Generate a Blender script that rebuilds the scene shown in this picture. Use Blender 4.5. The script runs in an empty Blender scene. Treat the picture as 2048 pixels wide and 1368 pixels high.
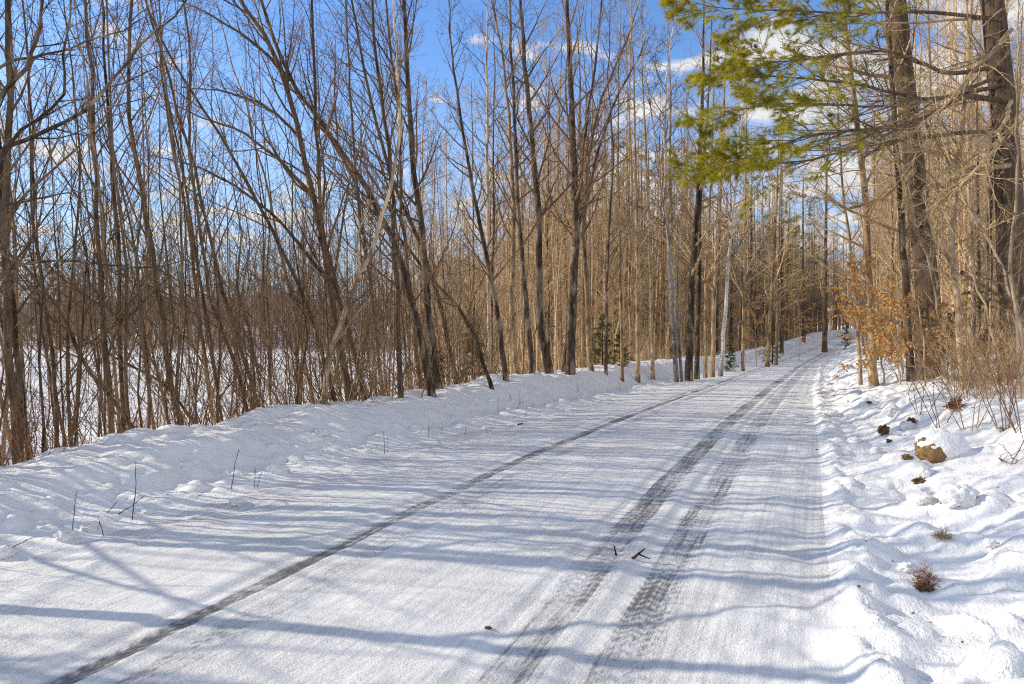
import bpy, math
import numpy as np
from mathutils import Vector

rng = np.random.default_rng(7)
scene = bpy.context.scene
COL = scene.collection
F, CX, HZ, CAMH = 1365.0, 1024.0, 642.0, 1.5     # photo pixels: focal length, centre, horizon row; eye height in metres

# ------------------------------------------------------------------ noise
def _hash(ix, iy, seed):
    h = (ix.astype(np.int64) * 374761393 + iy.astype(np.int64) * 668265263 + seed * 974634777) & 0xFFFFFFFF
    h = ((h ^ (h >> 13)) * 1274126177) & 0xFFFFFFFF
    return ((h ^ (h >> 16)) & 0xFFFFFF) / float(0xFFFFFF)
def vnoise(x, y, seed=0):                          # smooth value noise, -1..1
    x = np.asarray(x, float); y = np.asarray(y, float)
    ix = np.floor(x); iy = np.floor(y); fx = x - ix; fy = y - iy
    fx = fx * fx * fx * (fx * (fx * 6 - 15) + 10); fy = fy * fy * fy * (fy * (fy * 6 - 15) + 10)
    a = _hash(ix, iy, seed); b = _hash(ix + 1, iy, seed); c = _hash(ix, iy + 1, seed); d = _hash(ix + 1, iy + 1, seed)
    return ((a * (1 - fx) + b * fx) * (1 - fy) + (c * (1 - fx) + d * fx) * fy) * 2 - 1
def fbm(x, y, seed=0, oct=4):
    s = 0; a = 1.0; t = 0
    for k in range(oct):
        s = s + a * vnoise(x * 2 ** k + 17.3 * k, y * 2 ** k - 9.1 * k, seed + k); t += a; a *= .5
    return s / t
def lumps(x, y, seed=0, dens=.6):                  # domes scattered over the plane, 0..1
    ix = np.floor(x); iy = np.floor(y); out = np.zeros_like(np.asarray(x, float))
    for dx in (-1, 0, 1):
        for dy in (-1, 0, 1):
            cx, cy = ix + dx, iy + dy
            px = cx + _hash(cx, cy, seed); py = cy + _hash(cx, cy, seed + 1)
            r = .3 + .6 * _hash(cx, cy, seed + 2); on = _hash(cx, cy, seed + 3) < dens
            q = 1 - ((x - px) ** 2 + (y - py) ** 2) / (r * r)
            out = np.maximum(out, np.where(on, np.sqrt(np.clip(q, 0, 1)) * r, 0))
    return out
def sst(x, a, b):
    t = np.clip((np.asarray(x, float) - a) / (b - a), 0, 1); return t * t * (3 - 2 * t)

# ------------------------------------------------------------------ the lay of the land
_ys = np.linspace(-60, 320, 3801)
def _table(yy, vv, k):
    v = np.interp(_ys, yy, vv); w = np.exp(-np.linspace(-2, 2, 2 * k + 1) ** 2)
    return np.convolve(np.pad(v, k, mode='reflect', reflect_type='odd'), w / w.sum(), mode='valid')
_cx = _table([-60, 0, 4.2, 6, 8.6, 12.9, 19.5, 43, 82, 100, 120, 150, 320], [-27, -2.3, -.57, .22, 1.4, 3.3, 6.3, 17.2, 37.9, 48.6, 64, 95, 300], 25)
_zr = _table([-60, 0, 8, 12.9, 19.5, 43, 70, 82, 100, 118, 320], [0, 0, 0, -.18, -.40, -1.22, -1.42, -1.36, -.75, -.35, -.3], 20)
_hw = _table([-60, 0, 8, 20, 45, 100, 320], [2.35, 2.35, 2.25, 2.05, 1.95, 1.9, 1.9], 20)
_co = 1 / np.sqrt(1 + np.gradient(_cx, _ys) ** 2)
def cxf(y): return np.interp(y, _ys, _cx)
def zrf(y): return np.interp(y, _ys, _zr)
def hwf(y): return np.interp(y, _ys, _hw)
def cof(y): return np.interp(y, _ys, _co)
FIELD = -1.55
def lateral(x, y): return (x - cxf(y)) * cof(y)
def terrain(x, y):
    x = np.asarray(x, float); y = np.asarray(y, float)
    t = lateral(x, y); hw = hwf(y); zr = zrf(y)
    road = zr + .035 * (1 - np.clip(t / hw, -1, 1) ** 2)
    sl = -t - hw; sr = t - hw
    # left snow bank and the drop to the field
    crest = .25 + .255 * sst(y, 6, 17) + .03 * vnoise(y * .8, y * 0, 3) + .03 * vnoise(y * .21, y * 0 + 5, 4) + .05 * vnoise(y * 2.1, y * 0, 9)
    crest = crest * (1 - .15 * sst(y, 30, 60))
    rise = crest * (.12 * sst(sl, .0, .5) + .88 * sst(sl + .10 * vnoise(x * 1.1, y * 1.1, 22) + .05 * vnoise(x * 3.7, y * 3.7, 23), .50, 1.22))
    rise = rise + .03 * sst(sl, .1, .5) * (1 - sst(sl, 1.6, 2.4)) * fbm(x * 1.3, y * 1.3, 21, 3)
    far = np.hypot(x, y)
    fz = FIELD + .10 * vnoise(x * .08, y * .08, 31) + .05 * vnoise(x * .35, y * .35, 32) 
    back = sst(sl, 1.75, 6.0)
    left = (zr + rise) * (1 - back) + fz * back
    # right shoulder: low ploughed ridge, lumpy verge, forest floor
    ridge = .05 * np.exp(-((sr - .13) / .13) ** 2) * (.7 + .5 * vnoise(y * 1.7, y * 0, 41))
    up = .44 * sst(sr, .15, 2.2) + .34 * sst(sr, 1.8, 4.8)
    rough = sst(sr, .0, .4) * (.07 * fbm(x * .9, y * .9, 51, 3) + sst(sr, .15, .9) * (.20 * (lumps(x * .8, y * .8, 55, .35) - .2) + .16 * (lumps(x * 1.9, y * 1.9, 57, .35) - .15) + .05 * fbm(x * 2.3, y * 2.3, 58, 3)) * (1 - .7 * sst(sr, 3.5, 7)))
    fr = .25 * vnoise(x * .11, y * .11, 61) * sst(sr, 3, 9)
    right = zr + ridge * (sr > -.3) + up + rough + fr
    z = np.where(sl > 0, left, np.where(sr > 0, right, road + ridge * sst(sr, -.3, 0)))
    return z
def W(px, py, d):                                  # the point at photo pixel (px, py) and depth d
    px, py = np.asarray(px, float), np.asarray(py, float)
    return np.stack([(px - CX) / F * d, d + 0 * px, CAMH - (py - HZ) / F * d], -1)
_dd = np.concatenate([np.linspace(2.2, 30, 2800), np.linspace(30, 160, 1300)])

# ------------------------------------------------------------------ mesh building
def make_mesh(name, V, Q=None, T=None, smooth=True):
    me = bpy.data.meshes.new(name)
    V = np.asarray(V, np.float32); n = len(V)
    me.vertices.add(n); me.vertices.foreach_set('co', V.ravel())
    idx = []; tot = []
    if Q is not None and len(Q): idx.append(np.asarray(Q, np.int32).ravel()); tot.append(np.full(len(Q), 4, np.int32))
    if T is not None and len(T): idx.append(np.asarray(T, np.int32).ravel()); tot.append(np.full(len(T), 3, np.int32))
    idx = np.concatenate(idx); tot = np.concatenate(tot)
    me.loops.add(len(idx)); me.loops.foreach_set('vertex_index', idx)
    me.polygons.add(len(tot)); st = np.concatenate([[0], np.cumsum(tot)[:-1]]).astype(np.int32)
    me.polygons.foreach_set('loop_start', st); me.polygons.foreach_set('loop_total', tot)
    me.polygons.foreach_set('use_smooth', np.full(len(tot), smooth))
    me.update(calc_edges=True)
    return me
class MB:
    def __init__(s): s.V = []; s.Q = []; s.T = []; s.n = 0
    def add(s, V, Q=None, T=None):
        V = np.asarray(V, float).reshape(-1, 3)
        if Q is not None and len(Q): s.Q.append(np.asarray(Q) + s.n)
        if T is not None and len(T): s.T.append(np.asarray(T) + s.n)
        s.V.append(V); s.n += len(V)
    def tubes(s, P, R, k=3):
        P = np.asarray(P, float); R = np.asarray(R, float)
        if P.ndim == 2: P = P[None]; R = R[None]
        B, N, _ = P.shape
        if B == 0: return
        T = np.gradient(P, axis=1); T /= np.linalg.norm(T, axis=2, keepdims=True) + 1e-9
        m = T.mean(1); ref = np.where(np.abs(m[:, 2:3]) > .7 * np.linalg.norm(m, axis=1, keepdims=True), [[1., 0, 0]], [[0, 0, 1.]])
        ref = np.broadcast_to(ref[:, None], P.shape)
        n1 = ref - T * (ref * T).sum(2, keepdims=True); n1 /= np.linalg.norm(n1, axis=2, keepdims=True) + 1e-9
        n2 = np.cross(T, n1)
        a = np.arange(k) * 2 * math.pi / k
        V = P[:, :, None] + R[:, :, None, None] * (n1[:, :, None] * np.cos(a)[:, None] + n2[:, :, None] * np.sin(a)[:, None])
        i = (np.arange(B)[:, None, None] * N + np.arange(N - 1)[None, :, None]) * k; j = np.arange(k); j2 = (j + 1) % k
        s.add(V, np.stack([i + j, i + j2, i + k + j2, i + k + j], -1).reshape(-1, 4))
    def build(s, name, mat, parent=None, origin=(0, 0, 0), smooth=True):
        V = np.concatenate(s.V) - np.asarray(origin, float)
        me = make_mesh(name, V, np.concatenate(s.Q) if s.Q else None, np.concatenate(s.T) if s.T else None, smooth)
        return link(name, me, mat, parent, origin if parent is None else None)
def link(name, me, mat, parent=None, loc=None):
    o = bpy.data.objects.new(name, me); COL.objects.link(o)
    if mat is not None and len(me.materials) == 0: me.materials.append(mat)
    if parent is not None: o.parent = parent
    if loc is not None: o.location = loc
    return o
def tag(o, label=None, cat=None, group=None, kind=None):
    for k, v in (('label', label), ('category', cat), ('group', group), ('kind', kind)):
        if v: o[k] = v
    return o
def root(name, loc, label, cat, group=None):
    o = bpy.data.objects.new(name, None); COL.objects.link(o); o.location = loc; o.empty_display_size = .1
    return tag(o, label, cat, group)
def dup(r, loc, rotz, scale, label, group):
    c = r.copy(); COL.objects.link(c); c.location = loc; c.rotation_euler = (0, 0, rotz); c.scale = scale
    c['label'] = label; c['group'] = group
    for ch in r.children:
        d = ch.copy(); COL.objects.link(d); d.parent = c
    return c

# ------------------------------------------------------------------ materials
def new_mat(name):
    m = bpy.data.materials.new(name); m.use_nodes = True
    return m, m.node_tree.nodes, m.node_tree.links, m.node_tree.nodes['Principled BSDF']
def noise(nt, lk, vec, scale, detail=3, rough=.55, dist=0):
    n = nt.new('ShaderNodeTexNoise'); n.inputs['Scale'].default_value = scale; n.inputs['Detail'].default_value = detail
    n.inputs['Roughness'].default_value = rough; n.inputs['Distortion'].default_value = dist
    if vec is not None: lk.new(vec, n.inputs['Vector'])
    return n.outputs['Fac']
def ramp(nt, lk, fac, stops):
    r = nt.new('ShaderNodeValToRGB'); e = r.color_ramp.elements
    while len(e) < len(stops): e.new(.5)
    for q, (p, c) in zip(e, stops):
        q.position = p; q.color = (c, c, c, 1) if isinstance(c, (int, float)) else (*c, 1)
    lk.new(fac, r.inputs['Fac']); return r.outputs['Color']
def math_(nt, lk, op, a, b=None, c=None, clamp=False):
    n = nt.new('ShaderNodeMath'); n.operation = op; n.use_clamp = clamp
    for i, v in enumerate((a, b, c)):
        if v is None: continue
        if isinstance(v, (int, float)): n.inputs[i].default_value = v
        else: lk.new(v, n.inputs[i])
    return n.outputs[0]
def mixc(nt, lk, fac, a, b):
    n = nt.new('ShaderNodeMix'); n.data_type = 'RGBA'
    for s, v in ((n.inputs[0], fac), (n.inputs[6], a), (n.inputs[7], b)):
        if isinstance(v, (int, float)): s.default_value = v
        elif isinstance(v, tuple): s.default_value = (*v, 1)
        else: lk.new(v, s)
    return n.outputs[2]
def mapping(nt, lk, vec, scale):
    m = nt.new('ShaderNodeMapping'); m.inputs['Scale'].default_value = scale; lk.new(vec, m.inputs['Vector']); return m.outputs[0]
def bump(nt, lk, bs, h, strength, dist, prev=None):
    b = nt.new('ShaderNodeBump'); b.inputs['Strength'].default_value = strength; b.inputs['Distance'].default_value = dist
    lk.new(h, b.inputs['Height'])
    if prev is not None: lk.new(prev, b.inputs['Normal'])
    lk.new(b.outputs[0], bs.inputs['Normal']); return b.outputs[0]
def snow_mat(name, coarse=1.0):
    m, nt, lk, bs = new_mat(name)
    co = nt.new('ShaderNodeTexCoord').outputs['Object']
    n1 = noise(nt, lk, co, 1.7, 4); n2 = noise(nt, lk, co, 38, 3, .7); n3 = noise(nt, lk, co, 140, 2, .6)
    c = ramp(nt, lk, n1, [(.3, (.905, .882, .835)), (.7, (.945, .922, .88))])
    g = ramp(nt, lk, n3, [(.32, .80), (.55, 1.0)])
    n = nt.new('ShaderNodeMix'); n.data_type = 'RGBA'; n.blend_type = 'MULTIPLY'; n.inputs[0].default_value = .5
    lk.new(c, n.inputs[6]); lk.new(g, n.inputs[7]); lk.new(n.outputs[2], bs.inputs['Base Color'])
    bs.inputs['Roughness'].default_value = .62; bs.inputs['Specular IOR Level'].default_value = .25
    b = bump(nt, lk, bs, noise(nt, lk, co, 9, 5, .65), .6, .035 * coarse)
    b = bump(nt, lk, bs, n2, .75, .014 * coarse, b); bump(nt, lk, bs, n3, .5, .004, b)
    return m
SNOW = snow_mat('snow')
def road_mat():
    m, nt, lk, bs = new_mat('packed_snow_road')
    uv = nt.new('ShaderNodeUVMap').outputs[0]; sep = nt.new('ShaderNodeSeparateXYZ'); lk.new(uv, sep.inputs[0])
    t, s = sep.outputs[0], sep.outputs[1]
    M = lambda op, a, b=None, c=None, clamp=False: math_(nt, lk, op, a, b, c, clamp)
    wob = M('MULTIPLY', M('SUBTRACT', noise(nt, lk, mapping(nt, lk, uv, (0, .12, 1)), 1.0, 1), .5), .14)
    tw = M('ADD', t, wob)
    def band(c, w, soft):                           # 1 inside a wheel track
        d = M('ABSOLUTE', M('SUBTRACT', tw, c))
        return M('MULTIPLY_ADD', M('SUBTRACT', d, w), -1 / soft, 0.5, True)
    streak = noise(nt, lk, mapping(nt, lk, uv, (52, 1.1, 1)), 1.0, 4, .65, .3)
    grain = noise(nt, lk, mapping(nt, lk, uv, (30, 13, 1)), 1.0, 5, .72)
    patch = noise(nt, lk, mapping(nt, lk, uv, (2.6, .8, 1)), 1.0, 4, .65)
    # tread blocks: chevrons across the track
    saw = M('ABSOLUTE', M('SUBTRACT', M('FRACT', M('MULTIPLY', tw, 9.0)), .5))
    tread = M('PINGPONG', M('ADD', M('ADD', M('MULTIPLY', s, 13.0), M('MULTIPLY', saw, 1.4)), M('MULTIPLY', noise(nt, lk, mapping(nt, lk, uv, (7, 7, 1)), 1.0, 3), .8)), .5)
    wear = M('ADD', M('MULTIPLY', streak, .50), M('MULTIPLY', grain, .50))
    tread = M('MULTIPLY', tread, ramp(nt, lk, noise(nt, lk, mapping(nt, lk, uv, (2.5, 1.1, 1)), 1.0, 3), [(.42, .15), (.6, 1.0)]))
    wear = M('ADD', wear, M('MULTIPLY', M('SUBTRACT', tread, .25), .18))
    wear = M('ADD', wear, M('MULTIPLY', M('SUBTRACT', patch, .5), .72))
    tot = None
    for c, w, soft, k in ((-.65, .088, .07, .96), (-.37, .085, .06, .74), (1.00, .125, .06, .90), (1.42, .13, .05, .80)):
        v = M('MULTIPLY', band(c, w, soft), k)
        tot = v if tot is None else M('MAXIMUM', tot, v)
    # wear runs 0.2..0.8 : bare gravel shows where the track is strong and the snow thin
    dark = M('MULTIPLY_ADD', M('SUBTRACT', M('ADD', wear, M('MULTIPLY', tot, .55)), .90), 5.5, 0.0, True)
    dark = M('MULTIPLY', dark, M('GREATER_THAN', tot, .02))
    grey = M('MULTIPLY', tot, M('MULTIPLY_ADD', tread, .40, .32))
    n1 = noise(nt, lk, uv, 1.3, 4); n3 = noise(nt, lk, uv, 95, 3, .7)
    base = ramp(nt, lk, n1, [(.3, (.86, .84, .80)), (.7, (.91, .89, .85))])
    g = ramp(nt, lk, n3, [(.36, (.74, .74, .74)), (.56, (1, 1, 1))])
    n = nt.new('ShaderNodeMix'); n.data_type = 'RGBA'; n.blend_type = 'MULTIPLY'; n.inputs[0].default_value = .6
    scr = noise(nt, lk, mapping(nt, lk, uv, (27, .22, 1)), 1.0, 4, .7)
    n2_ = nt.new('ShaderNodeMix'); n2_.data_type = 'RGBA'; n2_.blend_type = 'MULTIPLY'; n2_.inputs[0].default_value = .62
    lk.new(base, n2_.inputs[6]); lk.new(ramp(nt, lk, scr, [(.36, (.72, .73, .75)), (.55, (1, 1, 1))]), n2_.inputs[7])
    lk.new(n2_.outputs[2], n.inputs[6]); lk.new(g, n.inputs[7])
    c1 = mixc(nt, lk, grey, n.outputs[2], (.52, .53, .56))
    gr = ramp(nt, lk, grain, [(.3, (.045, .045, .05)), (.7, (.16, .155, .15))])
    c2 = mixc(nt, lk, M('MULTIPLY', dark, .84), c1, gr); lk.new(c2, bs.inputs['Base Color'])
    bs.inputs['Roughness'].default_value = .6; bs.inputs['Specular IOR Level'].default_value = .25
    crisp = ramp(nt, lk, noise(nt, lk, uv, 1.1, 4, .6), [(.38, .15), (.62, 1.0)])
    b = bump(nt, lk, bs, M('MULTIPLY', noise(nt, lk, uv, 26, 5, .72), crisp), .95, .028)
    b = bump(nt, lk, bs, scr, .3, .008, b)
    b = bump(nt, lk, bs, n3, .8, .007, b)
    bump(nt, lk, bs, M('MULTIPLY', M('ADD', tread, grain), tot), .9, .022, b)
    return m
def bark_mat(name, dark, light, scale=(14, 14, 2.2), bstr=.6, patch=None, dashes=False, rnd=.25, fine=40, low=(-.8, 1.)):
    m, nt, lk, bs = new_mat(name)
    co = nt.new('ShaderNodeTexCoord').outputs['Object']
    n1 = noise(nt, lk, mapping(nt, lk, co, scale), 1.0, 5, .65, .4)
    c = ramp(nt, lk, n1, [(.32, dark), (.66, light)])
    if patch:
        p = ramp(nt, lk, noise(nt, lk, mapping(nt, lk, co, (5, 5, 1.6)), 1.0, 4, .6), [(.50, 0.0), (.62, .85)])
        c = mixc(nt, lk, p, c, patch)
    if dashes:
        d = ramp(nt, lk, noise(nt, lk, mapping(nt, lk, co, (5, 5, 26)), 1.0, 3, .6), [(.57, 0.0), (.66, .75)])
        c = mixc(nt, lk, d, c, (.035, .03, .028))
        sp = nt.new('ShaderNodeSeparateXYZ'); lk.new(co, sp.inputs[0])
        lo = math_(nt, lk, 'MULTIPLY_ADD', sp.outputs[2], low[0], low[1], True)
        lo = math_(nt, lk, 'MULTIPLY', lo, math_(nt, lk, 'MULTIPLY', n1, 1.6), None, True)
        c = mixc(nt, lk, lo, c, (.06, .045, .035))
    oi = nt.new('ShaderNodeObjectInfo')
    h = nt.new('ShaderNodeHueSaturation'); lk.new(c, h.inputs['Color'])
    tone = ramp(nt, lk, noise(nt, lk, mapping(nt, lk, co, (.8, .8, .03)), 1.0, 3, .6), [(.34, .58), (.66, 1.55)])
    lk.new(math_(nt, lk, 'MULTIPLY', math_(nt, lk, 'MULTIPLY_ADD', oi.outputs['Random'], 2 * rnd, 1 - rnd), tone), h.inputs['Value'])
    lk.new(h.outputs[0], bs.inputs['Base Color']); bs.inputs['Roughness'].default_value = .85; bs.inputs['Specular IOR Level'].default_value = .15
    b = bump(nt, lk, bs, n1, bstr, .03); bump(nt, lk, bs, noise(nt, lk, co, fine, 3), .3, .006, b)
    return m
def plain_mat(name, a, b, scale, bstr=.5, bd=.02, rough=.85, trans=0):
    m, nt, lk, bs = new_mat(name)
    co = nt.new('ShaderNodeTexCoord').outputs['Object']
    n1 = noise(nt, lk, co, scale, 4, .65)
    lk.new(ramp(nt, lk, n1, [(.33, a), (.67, b)]), bs.inputs['Base Color']); bs.inputs['Roughness'].default_value = rough
    bs.inputs['Specular IOR Level'].default_value = .15
    if bstr: bump(nt, lk, bs, n1, bstr, bd)
    if trans:
        tr = nt.new('ShaderNodeBsdfTranslucent'); mx = nt.new('ShaderNodeMixShader'); mx.inputs[0].default_value = trans
        lk.new(ramp(nt, lk, n1, [(.33, a), (.67, b)]), tr.inputs[0])
        out = nt['Material Output']; lk.new(bs.outputs[0], mx.inputs[1]); lk.new(tr.outputs[0], mx.inputs[2]); lk.new(mx.outputs[0], out.inputs[0])
    return m
ROAD = road_mat()
MB_ = {
 'grey':  bark_mat('grey_brown_bark', (.05, .032, .020), (.27, .185, .112), (16, 16, 3)),
 'dark':  bark_mat('dark_rough_bark', (.014, .010, .008), (.13, .088, .056), (18, 18, 3.0), .9, (.30, .235, .16)),
 'pale':  bark_mat('pale_smooth_bark', (.28, .20, .125), (.68, .50, .31), (9, 9, 2.5), .3, (.12, .085, .055)),
 'tan':   bark_mat('tan_bark', (.17, .11, .06), (.58, .385, .205), (12, 12, 3), .5, (.085, .06, .04)),
 'birch': bark_mat('white_birch_bark', (.55, .50, .44), (.80, .75, .68), (6, 6, 2), .2, None, True, .1),
 'birchd': bark_mat('dark_footed_birch_bark', (.42, .36, .30), (.74, .68, .60), (6, 6, 2), .2, None, True, .1, 40, (-.22, 1.25)),
 'pine':  bark_mat('furrowed_pine_bark', (.022, .014, .010), (.24, .16, .10), (22, 22, 3.5), 1.0, (.12, .085, .06), False, .08),
 'twig':  bark_mat('twig_bark', (.075, .042, .025), (.31, .195, .11), (20, 20, 20), .2),
 'twigp': bark_mat('pale_twig_bark', (.30, .205, .115), (.56, .385, .20), (20, 20, 20), .2),
 'red':   bark_mat('reddish_stem_bark', (.12, .052, .028), (.36, .195, .10), (20, 20, 20), .2),
 'far':   bark_mat('distant_bark', (.13, .09, .06), (.47, .325, .195), (3, 3, 3), .2),
}
NEEDLE = plain_mat('pine_needles', (.16, .16, .012), (.70, .60, .05), 2.2, 0, trans=.45)
FARPINE = plain_mat('far_pine_needles', (.12, .115, .03), (.34, .30, .085), .8, 0, trans=.2)
SPRUCE = plain_mat('spruce_needles', (.05, .065, .018), (.20, .21, .05), 3, 0, trans=.15)
LEAF = plain_mat('dry_beech_leaves', (.44, .22, .07), (.78, .48, .19), 9, 0, trans=.35)
RUST = plain_mat('rust_brown_litter', (.12, .040, .016), (.38, .14, .05), 30, .3)
DIRT = plain_mat('dark_soil', (.06, .034, .018), (.27, .165, .08), 22, .9, .03)
STONE = plain_mat('brown_stone', (.16, .088, .032), (.38, .24, .10), 26, .9, .03)
STRAW = plain_mat('dead_grass', (.16, .095, .04), (.36, .24, .11), 30, .3)
TWIGD = plain_mat('dark_twig', (.025, .020, .018), (.075, .055, .042), 40, .3)
TREELINE = plain_mat('distant_woods', (.16, .11, .075), (.44, .32, .215), 1.4, 0)

# ------------------------------------------------------------------ growing branches (all levels vectorised)
def unit(v): return v / (np.linalg.norm(v, axis=-1, keepdims=True) + 1e-9)
def grow(P, R, per, u0, u1, ang, length, up=0., jit=.12, bias=(0, 0, 0), n=6, rf=.55, rmin=.003, taper=.8, lfall=.45, g=None, flat=1.):
    """children of the branches P (B,N,3), R (B,N): per of them each, between u0 and u1 of the parent's length"""
    g = g or rng
    B, K, _ = P.shape
    u = (np.arange(per) + g.uniform(.1, .9, (B, per))) / per * (u1 - u0) + u0
    x = u * (K - 1); i = np.minimum(x.astype(int), K - 2); f = (x - i)[..., None]; bi = np.arange(B)[:, None]
    S = P[bi, i] * (1 - f) + P[bi, i + 1] * f
    Tn = unit(P[bi, i + 1] - P[bi, i]); r0 = R[bi, i] * (1 - f[..., 0]) + R[bi, i + 1] * f[..., 0]
    Lp = np.linalg.norm(np.diff(P, axis=1), axis=2).sum(1)[:, None]
    S, Tn, r0, u = S.reshape(-1, 3), Tn.reshape(-1, 3), r0.ravel(), u.ravel()
    M = len(S)
    perp = g.normal(size=(M, 3)) * [1, 1, flat]; perp = unit(perp - Tn * (perp * Tn).sum(1, keepdims=True))
    a = np.radians(ang) * g.uniform(.7, 1.3, M)[:, None]
    D = unit(Tn * np.cos(a) + perp * np.sin(a) + np.asarray(bias))
    if callable(length): L = length(u, np.repeat(Lp[:, 0], per))
    else: L = length * np.repeat(Lp[:, 0], per) * (1 - lfall * u)
    L = L * g.uniform(.6, 1.25, M)
    pts = [S]; step = (L / (n - 1))[:, None]
    for k in range(n - 1):
        D = unit(D + np.array([0, 0, up]) * .25 + g.normal(0, jit, (M, 3)) * [1, 1, max(flat, .3)])
        pts.append(pts[-1] + D * step)
    C = np.stack(pts, 1)
    rr = np.maximum(np.minimum(r0 * rf, L * .02 + .002), rmin)
    Rc = np.maximum(rr[:, None] * (1 - taper * np.linspace(0, 1, n))[None], rmin * .6)
    return C, Rc
def curve(pts, n, wig=.0, g=None):                 # smooth polyline through pts, n points
    g = g or rng
    pts = np.asarray(pts, float); d = np.concatenate([[0], np.cumsum(np.linalg.norm(np.diff(pts, axis=0), axis=1))])
    s = np.linspace(0, d[-1], n * 8); v = np.stack([np.interp(s, d, pts[:, k]) for k in range(3)], -1)
    k = max(3, int(n * 8 / max(2, len(pts) - 1) * .45)) | 1; w = np.hanning(k + 2)[1:-1]; w /= w.sum()
    v = np.stack([np.convolve(np.pad(v[:, c], k // 2, mode='reflect', reflect_type='odd'), w, mode='valid') for c in range(3)], -1)
    v = v[np.linspace(0, n * 8 - 1, n).astype(int)]
    if wig:
        j = g.normal(0, wig, (n, 3)); j[:, 2] *= .3; j[0] = 0; v = v + j
    return v
def trunk_path(pts_px, d, height, n=22, wig=.012, lean=0., g=None):
    """trunk through photo pixels at depth d, standing on the ground and carried on to the height"""
    g = g or rng
    q = W([p[0] for p in pts_px], [p[1] for p in pts_px], d)
    q[:, 1] += lean * (q[:, 2] - q[0, 2]) + np.cumsum(g.normal(0, .05, len(q))) - 0
    q[0, 1] = d
    gz = float(terrain(q[0, 0], q[0, 1])); q[0, 2] = gz - .12
    keep = [0] + [i for i in range(1, len(q)) if q[i, 2] > gz + .25]
    q = q[keep]
    top = q[-1]; dr = unit(q[-1] - q[-2]) * .6 + np.array([0, 0, .4]); dr = unit(dr)
    rest = height - (top[2] - gz)
    if rest > .3: q = np.vstack([q, top + dr * rest * .5, top + unit(dr + [0, 0, .25]) * rest])
    return curve(q, n, wig, g), gz
def trunk_radius(r, n, H, top=.14, flare=.22):
    u = np.linspace(0, 1, n)
    return r * ((1 - u) ** .85 * (1 - top) + top) * (1 + flare * np.exp(-u * H / .22))

STYLE = {  # primaries: number, from, to, angle, length, up; secondaries; twigs; twig material
 'young': dict(nb=22, u0=.16, u1=.97, ang=38, L=.30, up=.24, n2=6, n3=3, mat='twig', l2=.46, l3=.42),
 'maple': dict(nb=22, u0=.28, u1=.98, ang=42, L=.26, up=.22, n2=6, n3=3, mat='twig', l2=.46, l3=.40),
 'slim':  dict(nb=26, u0=.22, u1=.98, ang=45, L=.20, up=.25, n2=6, n3=3, mat='twig', l2=.45, l3=.35),
 'birch': dict(nb=26, u0=.35, u1=.98, ang=48, L=.22, up=.10, n2=7, n3=4, mat='twig', l2=.45, l3=.35),
 'tan':   dict(nb=28, u0=.24, u1=.98, ang=50, L=.22, up=.12, n2=7, n3=3, mat='twigp', l2=.45, l3=.35),
 'dead':  dict(nb=10, u0=.3, u1=.95, ang=50, L=.22, up=.0, n2=4, n3=2, mat='twigp', l2=.5, l3=.4),
}
def crown_mesh(P, R, st, k1=5, rmin=.0028, dens=1.0, bias=(0, 0, 0), g=None, levels=3):
    g = g or rng
    S = STYLE[st]; mb = MB()
    H = np.linalg.norm(np.diff(P, axis=0), axis=1).sum()
    fl = lambda u, Lp: S['L'] * H * (1.02 - u) ** .6 * .9 + .25
    c1, r1 = grow(P[None], R[None], max(4, int(S['nb'] * dens)), S['u0'], S['u1'], S['ang'], fl, S['up'], .09, bias, 9, .48, rmin * 1.6, .85, g=g)
    mb.tubes(c1, r1, k1)
    c2, r2 = grow(c1, r1, max(2, int(S['n2'] * dens + .5)), .15, .97, 42, S['l2'], S['up'] * .8, .11, np.asarray(bias) * .3, 6, .55, rmin, .8, g=g)
    mb.tubes(c2, r2, 3)
    if levels > 2:
        c3, r3 = grow(c2, r2, max(2, int(S['n3'] * dens + .5)), .2, .98, 45, S['l3'], .12, .13, (0, 0, 0), 4, .6, rmin * .85, .6, g=g)
        mb.tubes(c3, r3, 3)
        c4, r4 = grow(c3, r3, 1, .45, 1., 50, lambda u, L: .03 + .12 * L, .1, .1, (0, 0, 0), 2, .9, rmin * .8, .2, g=g)
        mb.tubes(c4, r4 * 1.15, 3)
    return mb
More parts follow.
